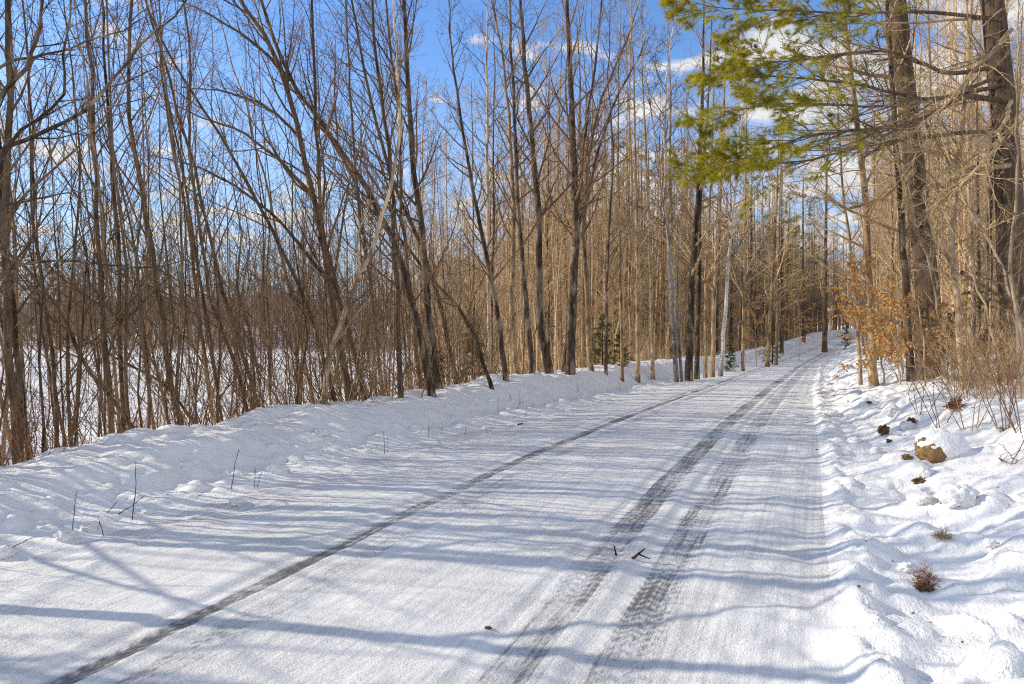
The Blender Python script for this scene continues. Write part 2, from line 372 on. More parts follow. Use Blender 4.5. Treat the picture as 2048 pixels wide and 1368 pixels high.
def tree(name, label, px, d, dia, bark, st, height=9.5, group=None, dens=1., bias=(0, 0, 0), lean=0., rmin=None, limbs=(), seed=None, top=.14, crown=True):
    g = np.random.default_rng(seed if seed is not None else int(abs(px[0][0]) * 13 + d * 101) % 99991)
    P, gz = trunk_path(px, d, height, lean=lean, g=g)
    R = trunk_radius(dia * d / F / 2 * .70, len(P), height, top)
    base = (P[0, 0], P[0, 1], gz)
    r = root(name, base, label, 'tree', group)
    mb = MB(); mb.tubes(P, R, 10); mb.build('trunk', MB_[bark], r, base)
    rm = rmin or max(.0019, .00025 * d)
    if crown:
        cb = crown_mesh(P, R, st, 5, rm, dens, bias, g)
        cb.build('crown', MB_[STYLE[st]['mat']], r, base)
    for lp, ldia in limbs:                          # big limbs drawn one by one
        lp = np.asarray(lp, float); q = W(lp[:, 0], lp[:, 1], d + (lp[:, 2] if lp.shape[1] > 2 else 0))
        c = curve(q, 16, .008, g); rr = ldia * d / F / 2 * np.linspace(1, .25, 16)
        lb = MB(); lb.tubes(c, rr, 7)
        c2, r2 = grow(c[None], rr[None], 11, .25, 1., 40, .34, .15, .1, bias, 7, .5, rm, .8, g=g); lb.tubes(c2, r2, 4)
        c3, r3 = grow(c2, r2, 6, .2, .98, 42, .4, .1, .12, (0, 0, 0), 5, .55, rm, .7, g=g); lb.tubes(c3, r3, 3)
        c4, r4 = grow(c3, r3, 3, .3, 1., 48, .3, .1, .1, (0, 0, 0), 3, .8, rm * .9, .4, g=g); lb.tubes(c4, r4, 3)
        lb.build('limb', MB_[bark], r, base)
    return r

# ------------------------------------------------------------------ camera, sun, sky
cam_d = bpy.data.cameras.new('camera'); cam = bpy.data.objects.new('camera', cam_d); COL.objects.link(cam)
cam.location = (0, 0, CAMH); cam.rotation_euler = (math.pi / 2, 0, 0)
cam_d.sensor_width = 36; cam_d.lens = 36 * F / 2048; cam_d.shift_y = -(684 - HZ) / 2048; cam_d.clip_end = 6000; cam_d.clip_start = .05
scene.camera = cam
EL, AZ = math.radians(27), math.radians(-79)        # sun height; bearing from +Y, negative to the left
S = Vector((math.sin(AZ) * math.cos(EL), math.cos(AZ) * math.cos(EL), math.sin(EL)))
sd = bpy.data.lights.new('sun', 'SUN'); sd.energy = 5.0; sd.angle = math.radians(.42); sd.color = (1.0, .905, .755)
so = bpy.data.objects.new('sun', sd); COL.objects.link(so); so.rotation_euler = S.to_track_quat('Z', 'Y').to_euler(); so.location = (-30, 5, 30)
w = bpy.data.worlds.new('World'); scene.world = w; w.use_nodes = True
nt = w.node_tree.nodes; lk = w.node_tree.links; bg = nt['Background']
sky = nt.new('ShaderNodeTexSky'); sky.sky_type = 'NISHITA'; sky.sun_disc = False
sky.sun_elevation = EL; sky.sun_rotation = AZ; sky.air_density = 1.0; sky.dust_density = .4; sky.ozone_density = 2.0; sky.altitude = 200
tc = nt.new('ShaderNodeTexCoord').outputs['Generated']
sp = nt.new('ShaderNodeSeparateXYZ'); lk.new(tc, sp.inputs[0])
hz_ = math_(nt, lk, 'ADD', math_(nt, lk, 'MAXIMUM', sp.outputs[2], 0), .22)
cv = nt.new('ShaderNodeCombineXYZ')
lk.new(math_(nt, lk, 'DIVIDE', sp.outputs[0], hz_), cv.inputs[0]); lk.new(math_(nt, lk, 'DIVIDE', sp.outputs[1], hz_), cv.inputs[1])
mp = nt.new('ShaderNodeMapping'); mp.inputs['Location'].default_value = (3.1, 1.7, 0); mp.inputs['Scale'].default_value = (1.0, 1.25, 1); lk.new(cv.outputs[0], mp.inputs[0])
cn = noise(nt, lk, mp.outputs[0], 4.2, 8, .52, .15)
cb = noise(nt, lk, mp.outputs[0], .9, 2, .5)
cs = math_(nt, lk, 'ADD', math_(nt, lk, 'MULTIPLY', cn, .8), math_(nt, lk, 'MULTIPLY', cb, .32))
lowb = math_(nt, lk, 'MULTIPLY', math_(nt, lk, 'SUBTRACT', .30, sp.outputs[2], None, True), .16)
east = math_(nt, lk, 'MULTIPLY', math_(nt, lk, 'MAXIMUM', sp.outputs[0], 0), .13)   # cloudier to the right
high = math_(nt, lk, 'MULTIPLY', math_(nt, lk, 'SUBTRACT', sp.outputs[2], .47, None, True), .12)       # extra cloud added overhead and behind, out of view, to whiten the fill light
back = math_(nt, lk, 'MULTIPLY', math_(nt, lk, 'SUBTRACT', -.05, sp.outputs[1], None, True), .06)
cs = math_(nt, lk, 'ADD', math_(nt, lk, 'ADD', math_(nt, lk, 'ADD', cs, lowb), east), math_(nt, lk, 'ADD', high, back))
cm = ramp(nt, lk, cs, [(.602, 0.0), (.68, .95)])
skyc = nt.new('ShaderNodeMix'); skyc.data_type = 'RGBA'; skyc.blend_type = 'MULTIPLY'; skyc.inputs[0].default_value = 1
lk.new(sky.outputs[0], skyc.inputs[6]); skyc.inputs[7].default_value = (2.55, 3.35, 4.35, 1)
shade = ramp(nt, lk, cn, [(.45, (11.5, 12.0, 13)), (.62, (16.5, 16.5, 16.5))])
hzf = math_(nt, lk, 'MULTIPLY_ADD', math_(nt, lk, 'MAXIMUM', sp.outputs[2], 0), -2.4, .85, True)
skyh = mixc(nt, lk, hzf, skyc.outputs[2], (10, 12, 15))
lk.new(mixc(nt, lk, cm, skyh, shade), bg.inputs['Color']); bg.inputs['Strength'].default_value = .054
scene.view_settings.view_transform = 'Standard'; scene.view_settings.look = 'None'
scene.view_settings.exposure = 0; scene.view_settings.gamma = 1
scene.render.engine = 'CYCLES'; scene.cycles.max_bounces = 5; scene.cycles.diffuse_bounces = 3; scene.cycles.use_denoising = False; scene.cycles.pixel_filter_type = 'BLACKMAN_HARRIS'; scene.cycles.filter_width = 1.15
scene.cycles.transmission_bounces = 2; scene.cycles.glossy_bounces = 2

# ------------------------------------------------------------------ ground, road, snow banks
def graded(a, b, step0, r, start):
    v = [start]; s = step0
    while v[-1] < b: v.append(v[-1] + s); s *= r
    return v
gx = np.array(sorted(set([-x for x in graded(0, 1800, .5, 1.09, 32)] + list(np.arange(-31.6, 31.9, .4)) + graded(0, 1800, .5, 1.09, 32))))
gy = np.array([-x for x in graded(0, 300, .5, 1.2, 8)][::-1] + list(np.arange(-7.6, 60, .4)) + graded(0, 2600, .45, 1.05, 60))
X, Y = np.meshgrid(gx, gy); Zg = terrain(X, Y)
tt = lateral(X, Y); hh = hwf(Y)
under = sst(tt, -hh - 2.35, -hh - 1.9) * (1 - sst(tt, hh + 6.0, hh + 6.5)) * (1 - sst(Y, 124, 128)) * sst(Y, -3.5, -3)
Zg = Zg - .45 * under
def grid_faces(ny, nx):
    i = np.arange(ny - 1)[:, None] * nx + np.arange(nx - 1)[None]
    return np.stack([i, i + 1, i + nx + 1, i + nx], -1).reshape(-1, 4)
me = make_mesh('ground', np.stack([X, Y, Zg], -1).reshape(-1, 3), grid_faces(len(gy), len(gx)))
tag(link('ground', me, SNOW), kind='structure')
ry = np.array(list(np.arange(-4, 2.0, .12)) + graded(0, 128, .022, 1.0058, 2.0))
def strip(name, off, mat, disp, edge):
    """sheet along the road: off (columns) maps to a lateral position per row"""
    yy = ry[:, None] + 0 * off[None]; c = cof(ry)[:, None]; tl = edge(ry)[:, None] + off[None] * 1.0 if edge else off[None] * hwf(ry)[:, None]
    xx = cxf(ry)[:, None] + tl / c
    z = terrain(xx, yy) + disp(xx, yy, tl)
    me = make_mesh(name, np.stack([xx, yy, z], -1).reshape(-1, 3), grid_faces(len(ry), len(off)))
    uvl = me.uv_layers.new(name='UVMap'); li = np.empty(len(me.loops), np.int32); me.loops.foreach_get('vertex_index', li)
    uv = np.stack([tl.ravel(), (yy * 1.1).ravel()], -1)[li].astype(np.float32); uvl.data.foreach_set('uv', uv.ravel())
    return tag(link(name, me, mat), kind='structure')
def road_disp(x, y, t):
    z = .006 * fbm(x * 9, y * 9, 71, 3) + .010 * fbm(x * 2.2, y * 2.2, 72, 2)
    z = z + .006 * vnoise(t * 3.2, y * .15, 73) + .0035 * vnoise(t * 11, y * .13, 79)
    w_ = .07 * vnoise(y * .12, 0 * y, 74)
    for c, h, q in ((-.65, .115, .018), (-.37, .10, .006), (1.0, .14, .013), (1.42, .15, .014)):
        d = np.abs(t + w_ - c); z = z - q * (1 - sst(d, h - .03, h + .04)) + .2 * q * np.exp(-((d - h - .06) / .045) ** 2)
    z = z + .006 * np.exp(-((t + w_ - 1.66) / .06) ** 2) * (.6 + .6 * vnoise(y * 5, x * 5, 76))
    ed = (1 - sst(np.abs(t), hwf(y) - .12, hwf(y) - .01)); e = np.maximum(sst(t, 1.6, 2.0), sst(-t, 1.45, 2.0)) * ed
    return z * ed + e * .035 * fbm(x * 3.5, y * 3.5, 77, 3) + e * .02 * lumps(x * 5, y * 5, 78, .35)
strip('road', np.linspace(-1.02, 1.02, 205), ROAD, road_disp, None)
def left_disp(x, y, t):
    s = -t - hwf(y)
    foot = sst(s, .03, .35) * (1 - sst(s, .8, 1.3))
    z = foot * (.035 * lumps(x * 3.6, y * 3.6, 81, .15) + .05 * lumps(x * 7.5, y * 7.5, 82, .2) + .025 * lumps(x * 14, y * 14, 87, .3))
    z = z + sst(s, .1, .6) * (.012 * fbm(x * 5, y * 5, 83, 4))
    z = z + sst(s, 1.0, 1.4) * (1 - sst(s, 2.0, 2.4)) * (.07 * (lumps(x * 2.0, y * 2.0, 84, .4)) + .07 * lumps(x * 4.5, y * 4.5, 85, .4) + .03 * lumps(x * 9, y * 9, 88, .4))
    z = z + .005 * fbm(x * 16, y * 16, 86, 2) * sst(s, 0, .1)
    return z - .5 * sst(s, 2.25, 2.5) - .03 * (1 - sst(s, -.06, -.005))
strip('left_snowbank', -np.linspace(-.06, 2.5, 120), SNOW, left_disp, lambda y: -hwf(y))
def right_disp(x, y, t):
    s = t - hwf(y)
    z = sst(s, .02, .3) * (.05 * lumps(x * 3.0, y * 3.0, 91, .5) * (1 - sst(s, 1.2, 2.4)) + .05 * lumps(x * 5.5, y * 5.5, 92, .4) * (1 - sst(s, .8, 1.8)))
    z = z + sst(s, 0, .1) * np.exp(-((s - .15) / .14) ** 2) * (.05 * lumps(x * 8, y * 8, 93, .6) + .03 * lumps(x * 15, y * 15, 98, .5) + .03 * fbm(x * 8, y * 8, 94, 2))
    z = z + sst(s, .1, .5) * (.034 * fbm(x * 3.2, y * 3.2, 95, 4) + .025 * lumps(x * 9, y * 9, 97, .35) + .012 * fbm(x * 14, y * 14, 96, 2))
    return z - .5 * sst(s, 6.3, 6.6) - .03 * (1 - sst(s, -.06, -.005))
strip('right_verge', np.concatenate([np.linspace(-.06, 2.4, 110), np.linspace(2.45, 6.6, 90)]), SNOW, right_disp, lambda y: hwf(y))
def surf(x, y):                                     # the snow as built, its lumps included
    x = np.asarray(x, float); y = np.asarray(y, float); t = lateral(x, y); s = np.abs(t) - hwf(y)
    d = np.where(s < 0, road_disp(x, y, t), np.where(t < 0, left_disp(x, y, t), right_disp(x, y, t)))
    return terrain(x, y) + np.maximum(d, -.1)
def hit(px, py):                                   # where the line of sight through (px, py) meets that snow
    p = W(px + 0 * _dd, py + 0 * _dd, _dd); g = surf(p[:, 0], p[:, 1]); k = np.argmax(p[:, 2] < g)
    return p[k][0], p[k][1], g[k]
# wooded hills behind the field
hx = np.linspace(-1500, 1700, 330); hy = np.linspace(430, 1500, 60)
HX, HY = np.meshgrid(hx, hy); ang = HX / HY
prof = 24 + 52 * np.exp(-((ang + .085) / .07) ** 2) + 12 * np.exp(-((ang + .42) / .12) ** 2) + 14 * np.exp(-((ang - .3) / .2) ** 2) + 9 * fbm(ang * 9, ang * 0, 101, 4)
HZ_ = -2 + prof * sst(HY, 430, 800) + 3.0 * fbm(HX * .03, HY * .03, 102, 3) * sst(HY, 430, 560) + 1.6 * vnoise(HX * .35, HY * .35, 103)
HM = plain_mat('wooded_hillside', (.16, .13, .13), (.28, .235, .225), .12, .6, 2.5)
tag(link('hills', make_mesh('hills', np.stack([HX, HY, HZ_], -1).reshape(-1, 3), grid_faces(60, 330)), HM), kind='structure')

# ------------------------------------------------------------------ the trees along the road, one by one
LB = (-.10, 0, .02)
T = tree
T('bare_tree', 'thick grey-brown trunk rising straight at the far left edge of the photo', [(38, 940), (30, 700), (22, 480), (18, 250), (17, 0)], 6.9, 24, 'grey', 'young', 9, bias=(.1, 0, 0))
T('bare_tree', 'dark trunk leaning left, crossing behind the thick trunk at the left edge', [(66, 930), (34, 700), (8, 500), (-14, 200)], 7.3, 17, 'dark', 'young', 8)
T('bare_tree', 'tree at the left edge sending long dark curved limbs across the blue sky', [(-62, 990), (-58, 600), (-50, 340), (-30, 150), (-40, 0)], 5.6, 26, 'dark', 'young', 8, dens=.8, limbs=[
    ([(-52, 330), (0, 192), (45, 150), (62, 118), (80, 40), (90, -60)], 13), ([(-55, 420), (0, 318), (40, 262), (100, 225), (128, 195), (126, 100), (145, 0), (165, -80)], 9),
    ([(-55, 400), (0, 300), (100, 258), (180, 218), (215, 175), (245, 135), (275, 95), (350, 30), (395, -40)], 11), ([(-50, 180), (15, 122), (110, 105), (180, 80), (250, 60), (320, 20)], 7),
    ([(-55, 640), (0, 545), (60, 525), (120, 520), (220, 530), (300, 537), (370, 520)], 7), ([(-55, 520), (0, 412), (60, 402), (120, 388), (200, 378), (240, 360)], 6)])
T('bare_tree', 'slender brown trunk right of the pair at the left edge, bending left above', [(114, 905), (100, 700), (62, 480), (50, 300), (40, 0)], 8.2, 12, 'grey', 'young', 8)
T('bare_tree', 'dark upright trunk, broadest of the stems between left edge and diagonal stem', [(236, 885), (207, 690), (187, 400), (184, 220), (166, 0)], 8.6, 17, 'grey', 'young', 9, bias=LB)
T('bare_tree', 'wavy thin stem rising just left of the broad dark trunk near the left', [(152, 890), (135, 700), (150, 500), (160, 330), (130, 100), (120, 0)], 9.2, 11, 'grey', 'young', 8)
T('bare_tree', 'brown trunk curving left and then straight up beside the open sky gap', [(372, 850), (335, 700), (300, 450), (265, 250), (252, 120), (256, 0)], 8.8, 17, 'grey', 'young', 9, bias=LB)
T('bare_tree', 'greenish-grey stem leaning far left in a long diagonal over the snowy field', [(304, 890), (210, 780), (162, 693), (123, 614), (48, 526), (-30, 470), (-100, 400)], 7.9, 12, 'grey', 'slim', 5, dens=.6, limbs=[([(162, 695), (250, 640), (330, 560), (380, 530)], 5)])
T('bare_tree', 'dark narrow trunk standing close beside the foot of the long diagonal stem', [(254, 880), (248, 700), (240, 500), (215, 250), (205, 0)], 9.2, 14, 'dark', 'young', 9, bias=LB)
T('bare_tree', 'slim stem leaning left behind the curving brown trunk at the sky gap', [(322, 862), (290, 650), (262, 480), (225, 300), (190, 100), (150, 0)], 9.8, 9, 'grey', 'young', 8, bias=LB)
T('bare_tree', 'pale slim trunk in the sky gap left of the many-stemmed clump', [(440, 850), (410, 700), (385, 480), (360, 330), (340, 180), (330, 0)], 10.4, 12, 'tan', 'young', 9, bias=LB)
T('bare_tree', 'bent brown stem with its kink halfway, left of the many-stemmed clump', [(506, 845), (462, 700), (420, 560), (400, 430), (385, 300), (390, 100), (380, 0)], 9.4, 12, 'grey', 'young', 8, bias=LB)
T('bare_tree', 'low grey stem arching left over the field behind the bank, nearly lying down', [(422, 858), (316, 763), (237, 719), (180, 690), (100, 640)], 8.8, 9, 'grey', 'slim', 3.2, dens=.6)
T('bare_tree', 'straight stem leaning strongly left toward the cloud at the top of the sky', [(536, 840), (480, 700), (430, 520), (400, 380), (340, 150), (300, 0)], 9.9, 12, 'grey', 'young', 9, bias=LB)
T('bare_tree', 'main trunk of the leaning clump, fanning up and left to the white cloud', [(702, 825), (670, 620), (640, 430), (600, 260), (575, 150), (520, 50), (480, 0)], 10.6, 21, 'grey', 'young', 10, dens=1.3, bias=(-.22, 0, .03), limbs=[
    ([(605, 280), (560, 235), (520, 205), (440, 180), (360, 175)], 7), ([(580, 160), (530, 105), (480, 65), (420, 30), (360, 0)], 8), ([(630, 400), (560, 320), (480, 260), (400, 235), (330, 200)], 8), ([(655, 560), (560, 440), (470, 370), (390, 330), (300, 310)], 8)])
T('bare_tree', 'thinner stem of the leaning clump sweeping farthest left across the sky', [(676, 830), (630, 640), (560, 480), (480, 330), (400, 200), (330, 90)], 10.3, 13, 'grey', 'young', 8, bias=(-.15, 0, .05))
T('bare_tree', 'upright thin trunk inside the leaning clump reaching the top of the photo', [(742, 815), (690, 640), (645, 430), (637, 200), (632, 0)], 10.9, 15, 'grey', 'young', 9.5, bias=LB)
T('bare_tree', 'big dark trunk bowed far to the left behind the leaning clump', [(868, 795), (835, 650), (795, 490), (715, 345), (600, 190), (555, 100), (520, 0)], 11.6, 21, 'dark', 'maple', 9.5, dens=1.1, bias=(-.12, 0, .05))
T('bare_tree', 'nearly black straight trunk, darkest of those left of the road centre', [(880, 790), (858, 640), (848, 500), (830, 350), (815, 200), (808, 0)], 12.1, 22, 'dark', 'maple', 10.5, dens=1.2)
T('bare_tree', 'reddish-brown trunk with many fine upright twigs beside the black trunk', [(802, 800), (790, 600), (785, 430), (770, 250), (745, 100), (740, 0)], 11.3, 16, 'grey', 'young', 10, dens=1.3)
T('bare_tree', 'slim trunk dividing near the top, between the red-brown and black trunks', [(842, 792), (825, 600), (800, 400), (800, 250), (780, 100), (770, 0)], 12.4, 13, 'grey', 'young', 10)
T('bare_tree', 'pale smooth forked tree catching the sun in front of the leaning clump', [(640, 830), (664, 690), (702, 590), (746, 500), (786, 350), (800, 230), (790, 80)], 9.9, 17, 'pale', 'slim', 7, limbs=[([(700, 594), (720, 540), (712, 480), (740, 400)], 8), ([(664, 690), (690, 660), (735, 600), (760, 520)], 5)])
T('bare_tree', 'dark stem arching over to the left like a bow in the middle of the woods', [(988, 770), (945, 660), (905, 600), (855, 550), (805, 480), (740, 420)], 12.8, 12, 'dark', 'slim', 5.5, dens=.7)
T('bare_tree', 'brown trunk slanting left through the middle, right of the black trunk', [(918, 782), (890, 650), (855, 520), (790, 380), (740, 200), (700, 0)], 13.2, 15, 'grey', 'maple', 10, bias=LB)
T('bare_tree', 'thin straight trunk rising behind the forked pale tree', [(768, 805), (745, 600), (715, 400), (700, 200), (690, 0)], 13, 12, 'grey', 'young', 10)
T('bare_tree', 'perfectly straight pale pole of a trunk in the middle of the blue sky', [(980, 772), (977, 500), (975, 250), (975, 0)], 14.6, 12, 'pale', 'slim', 10)
T('bare_tree', 'dark trunk curving away to the left from beside the straight pale pole', [(1014, 766), (992, 600), (965, 480), (940, 350), (918, 220), (900, 60)], 14.1, 16, 'dark', 'slim', 8.5)
T('bare_tree', 'mottled trunk just right of the straight pale pole, leaning a little left', [(1034, 766), (1022, 600), (1027, 450), (1020, 250), (1005, 100), (985, 0)], 15.5, 15, 'tan', 'maple', 10.5)
T('bare_tree', 'dark mottled trunk with white flecks halfway up, left of the curved-foot tree', [(1066, 762), (1048, 560), (1035, 420), (1030, 250), (1022, 100), (1020, 0)], 15.6, 16, 'dark', 'maple', 10.5)
T('bare_tree', 'grey trunk with a thick foot curving to the right above the snow bank', [(1102, 757), (1080, 650), (1076, 560), (1080, 450), (1068, 330), (1050, 120), (1040, 0)], 16.5, 24, 'dark', 'maple', 11.5)
T('bare_tree', 'tallest dark rough trunk by the road, thicker stem of a close pair', [(1140, 758), (1146, 600), (1152, 450), (1146, 300), (1140, 150), (1133, 0)], 17, 27, 'dark', 'maple', 12, dens=1.2, limbs=[([(1150, 470), (1175, 400), (1195, 300), (1235, 190), (1280, 110), (1300, 50)], 9)])
T('bare_tree', 'thinner stem of the close dark pair, crossing behind and forking right', [(1127, 757), (1138, 640), (1158, 450), (1165, 300), (1190, 150), (1205, 0)], 17.4, 16, 'dark', 'maple', 11)
T('bare_tree', 'grey trunk right of the dark pair, bending right toward its top', [(1183, 752), (1175, 600), (1166, 450), (1180, 300), (1200, 200), (1250, 90), (1280, 0)], 18.2, 16, 'tan', 'maple', 11)
T('bare_tree', 'thin crooked dark stem with a knee in it, right of the dark pair', [(1212, 745), (1213, 560), (1218, 430), (1228, 300), (1215, 150), (1222, 0)], 18.8, 10, 'dark', 'slim', 10)
T('bare_tree', 'sunlit tan trunk, straight and slim, left of the first white birch', [(1276, 738), (1275, 500), (1272, 300), (1265, 100), (1262, 0)], 20.5, 13, 'tan', 'tan', 12)
T('bare_tree', 'thin tan stem between the crooked dark stem and the sunlit tan trunk', [(1245, 745), (1240, 500), (1236, 300), (1240, 100)], 19.5, 10, 'tan', 'tan', 11)
T('bare_tree', 'slim pale trunk directly left of the first white birch', [(1307, 736), (1300, 500), (1292, 300), (1285, 100)], 22, 12, 'pale', 'tan', 12)
T('birch_tree', 'white birch with peeling bark and several upright stems of white limbs', [(1353, 729), (1342, 560), (1331, 400), (1328, 250), (1338, 100), (1360, 0)], 22.3, 14, 'birchd', 'birch', 13, dens=1.2)
T('birch_tree', 'thinner white birch leaning left out of the foot of the upright one', [(1364, 727), (1350, 560), (1322, 400), (1300, 220), (1270, 60)], 22.6, 9, 'birchd', 'birch', 12)
T('bare_tree', 'thickest dark trunk beside the white birches, leaning right above the road', [(1378, 727), (1385, 560), (1398, 400), (1405, 250), (1410, 100)], 23, 23, 'dark', 'tan', 13)
T('bare_tree', 'dark trunk touching the right side of the thickest one by the birches', [(1394, 723), (1400, 540), (1404, 380), (1420, 200)], 24, 15, 'dark', 'tan', 13)
T('bare_tree', 'slim brown trunk between the dark trunks and the leaning white birch', [(1411, 720), (1415, 540), (1425, 380), (1430, 200)], 25, 12, 'tan', 'tan', 13)
T('bare_tree', 'brown trunk close to the left of the leaning white birch', [(1424, 717), (1429, 560), (1440, 400), (1446, 200)], 25.5, 15, 'tan', 'tan', 13)
T('birch_tree', 'bright white birch leaning right over the road edge, alone among brown trunks', [(1441, 715), (1454, 560), (1471, 380), (1490, 200)], 25.8, 13, 'birch', 'birch', 12)
T('bare_tree', 'pale trunk right of the leaning white birch above the far snow bank', [(1486, 702), (1488, 500), (1492, 300)], 31, 10, 'tan', 'tan', 13)
T('bare_tree', 'trunk leaning right above the far snow bank, broad and tan', [(1534, 688), (1548, 540), (1556, 380)], 37, 13, 'tan', 'tan', 13)
T('bare_tree', 'narrow trunk right behind the leaning tan one at the far snow bank', [(1552, 684), (1556, 500), (1560, 350)], 40, 10, 'grey', 'tan', 13)
T('pine_tree', 'dark straight pine trunk where the road bends out of sight', [(1649, 664), (1650, 500), (1652, 350)], 62, 15, 'pine', 'tan', 19)
# right side of the road
T('bare_tree', 'thin stem at the right road edge leaning left over the bend', [(1722, 727), (1716, 620), (1700, 480), (1688, 380), (1676, 250)], 17.2, 11, 'tan', 'tan', 9)
T('bare_tree', 'stout straight brown trunk at the right road edge among beech leaves', [(1749, 730), (1742, 560), (1738, 400), (1720, 250), (1700, 100), (1690, 0)], 16, 24, 'tan', 'tan', 13, bias=(-.1, 0, 0))
T('bare_tree', 'shaggy brown trunk just left of the big pine on the verge', [(1823, 752), (1815, 560), (1805, 400), (1790, 200), (1780, 0)], 13.8, 22, 'dark', 'tan', 12)
T('bare_tree', 'thin pale stem bending left in front of the big pine trunk', [(1892, 735), (1884, 600), (1868, 520), (1846, 470), (1832, 400), (1820, 300)], 13.4, 11, 'pale', 'tan', 6)
T('bare_tree', 'pale patchy trunk with a crooked limb, right of the big pine', [(1925, 762), (1919, 620), (1912, 530), (1916, 380), (1935, 200), (1945, 0)], 12.8, 18, 'pale', 'tan', 11, limbs=[([(1913, 540), (1890, 505), (1870, 475), (1855, 430), (1850, 380)], 9), ([(1912, 560), (1890, 548), (1850, 530), (1800, 520)], 6)])
T('bare_tree', 'smooth straight sunlit trunk farther back, between the two big pines', [(1940, 705), (1937, 500), (1935, 350), (1930, 150)], 17, 14, 'pale', 'tan', 12)
T('bare_tree', 'dark trunk standing back in shade left of the right-hand pine', [(1978, 700), (1980, 450), (1982, 250)], 19, 17, 'dark', 'tan', 12)
T('sapling', 'pale sapling at the right edge of the photo, leaning left over the brush', [(2044, 850), (2036, 650), (2010, 540), (1965, 450), (1930, 400)], 8.8, 9, 'pale', 'slim', 4.2)
T('sapling', 'thin pale sapling slanting left out of the tangled brush on the verge', [(2022, 835), (1994, 680), (1958, 560), (1918, 460), (1890, 410)], 9.8, 7, 'pale', 'slim', 4)
T('sapling', 'pale upright sapling with a crook, close to the photo\'s right edge', [(2056, 860), (2050, 660), (2032, 560), (2046, 440), (2042, 330)], 8.2, 13, 'pale', 'slim', 5)
T('sapling', 'thin leaning whip of a sapling in front of the shaggy brown trunk', [(1850, 770), (1842, 680), (1828, 600), (1812, 530)], 12.4, 5, 'pale', 'slim', 3)

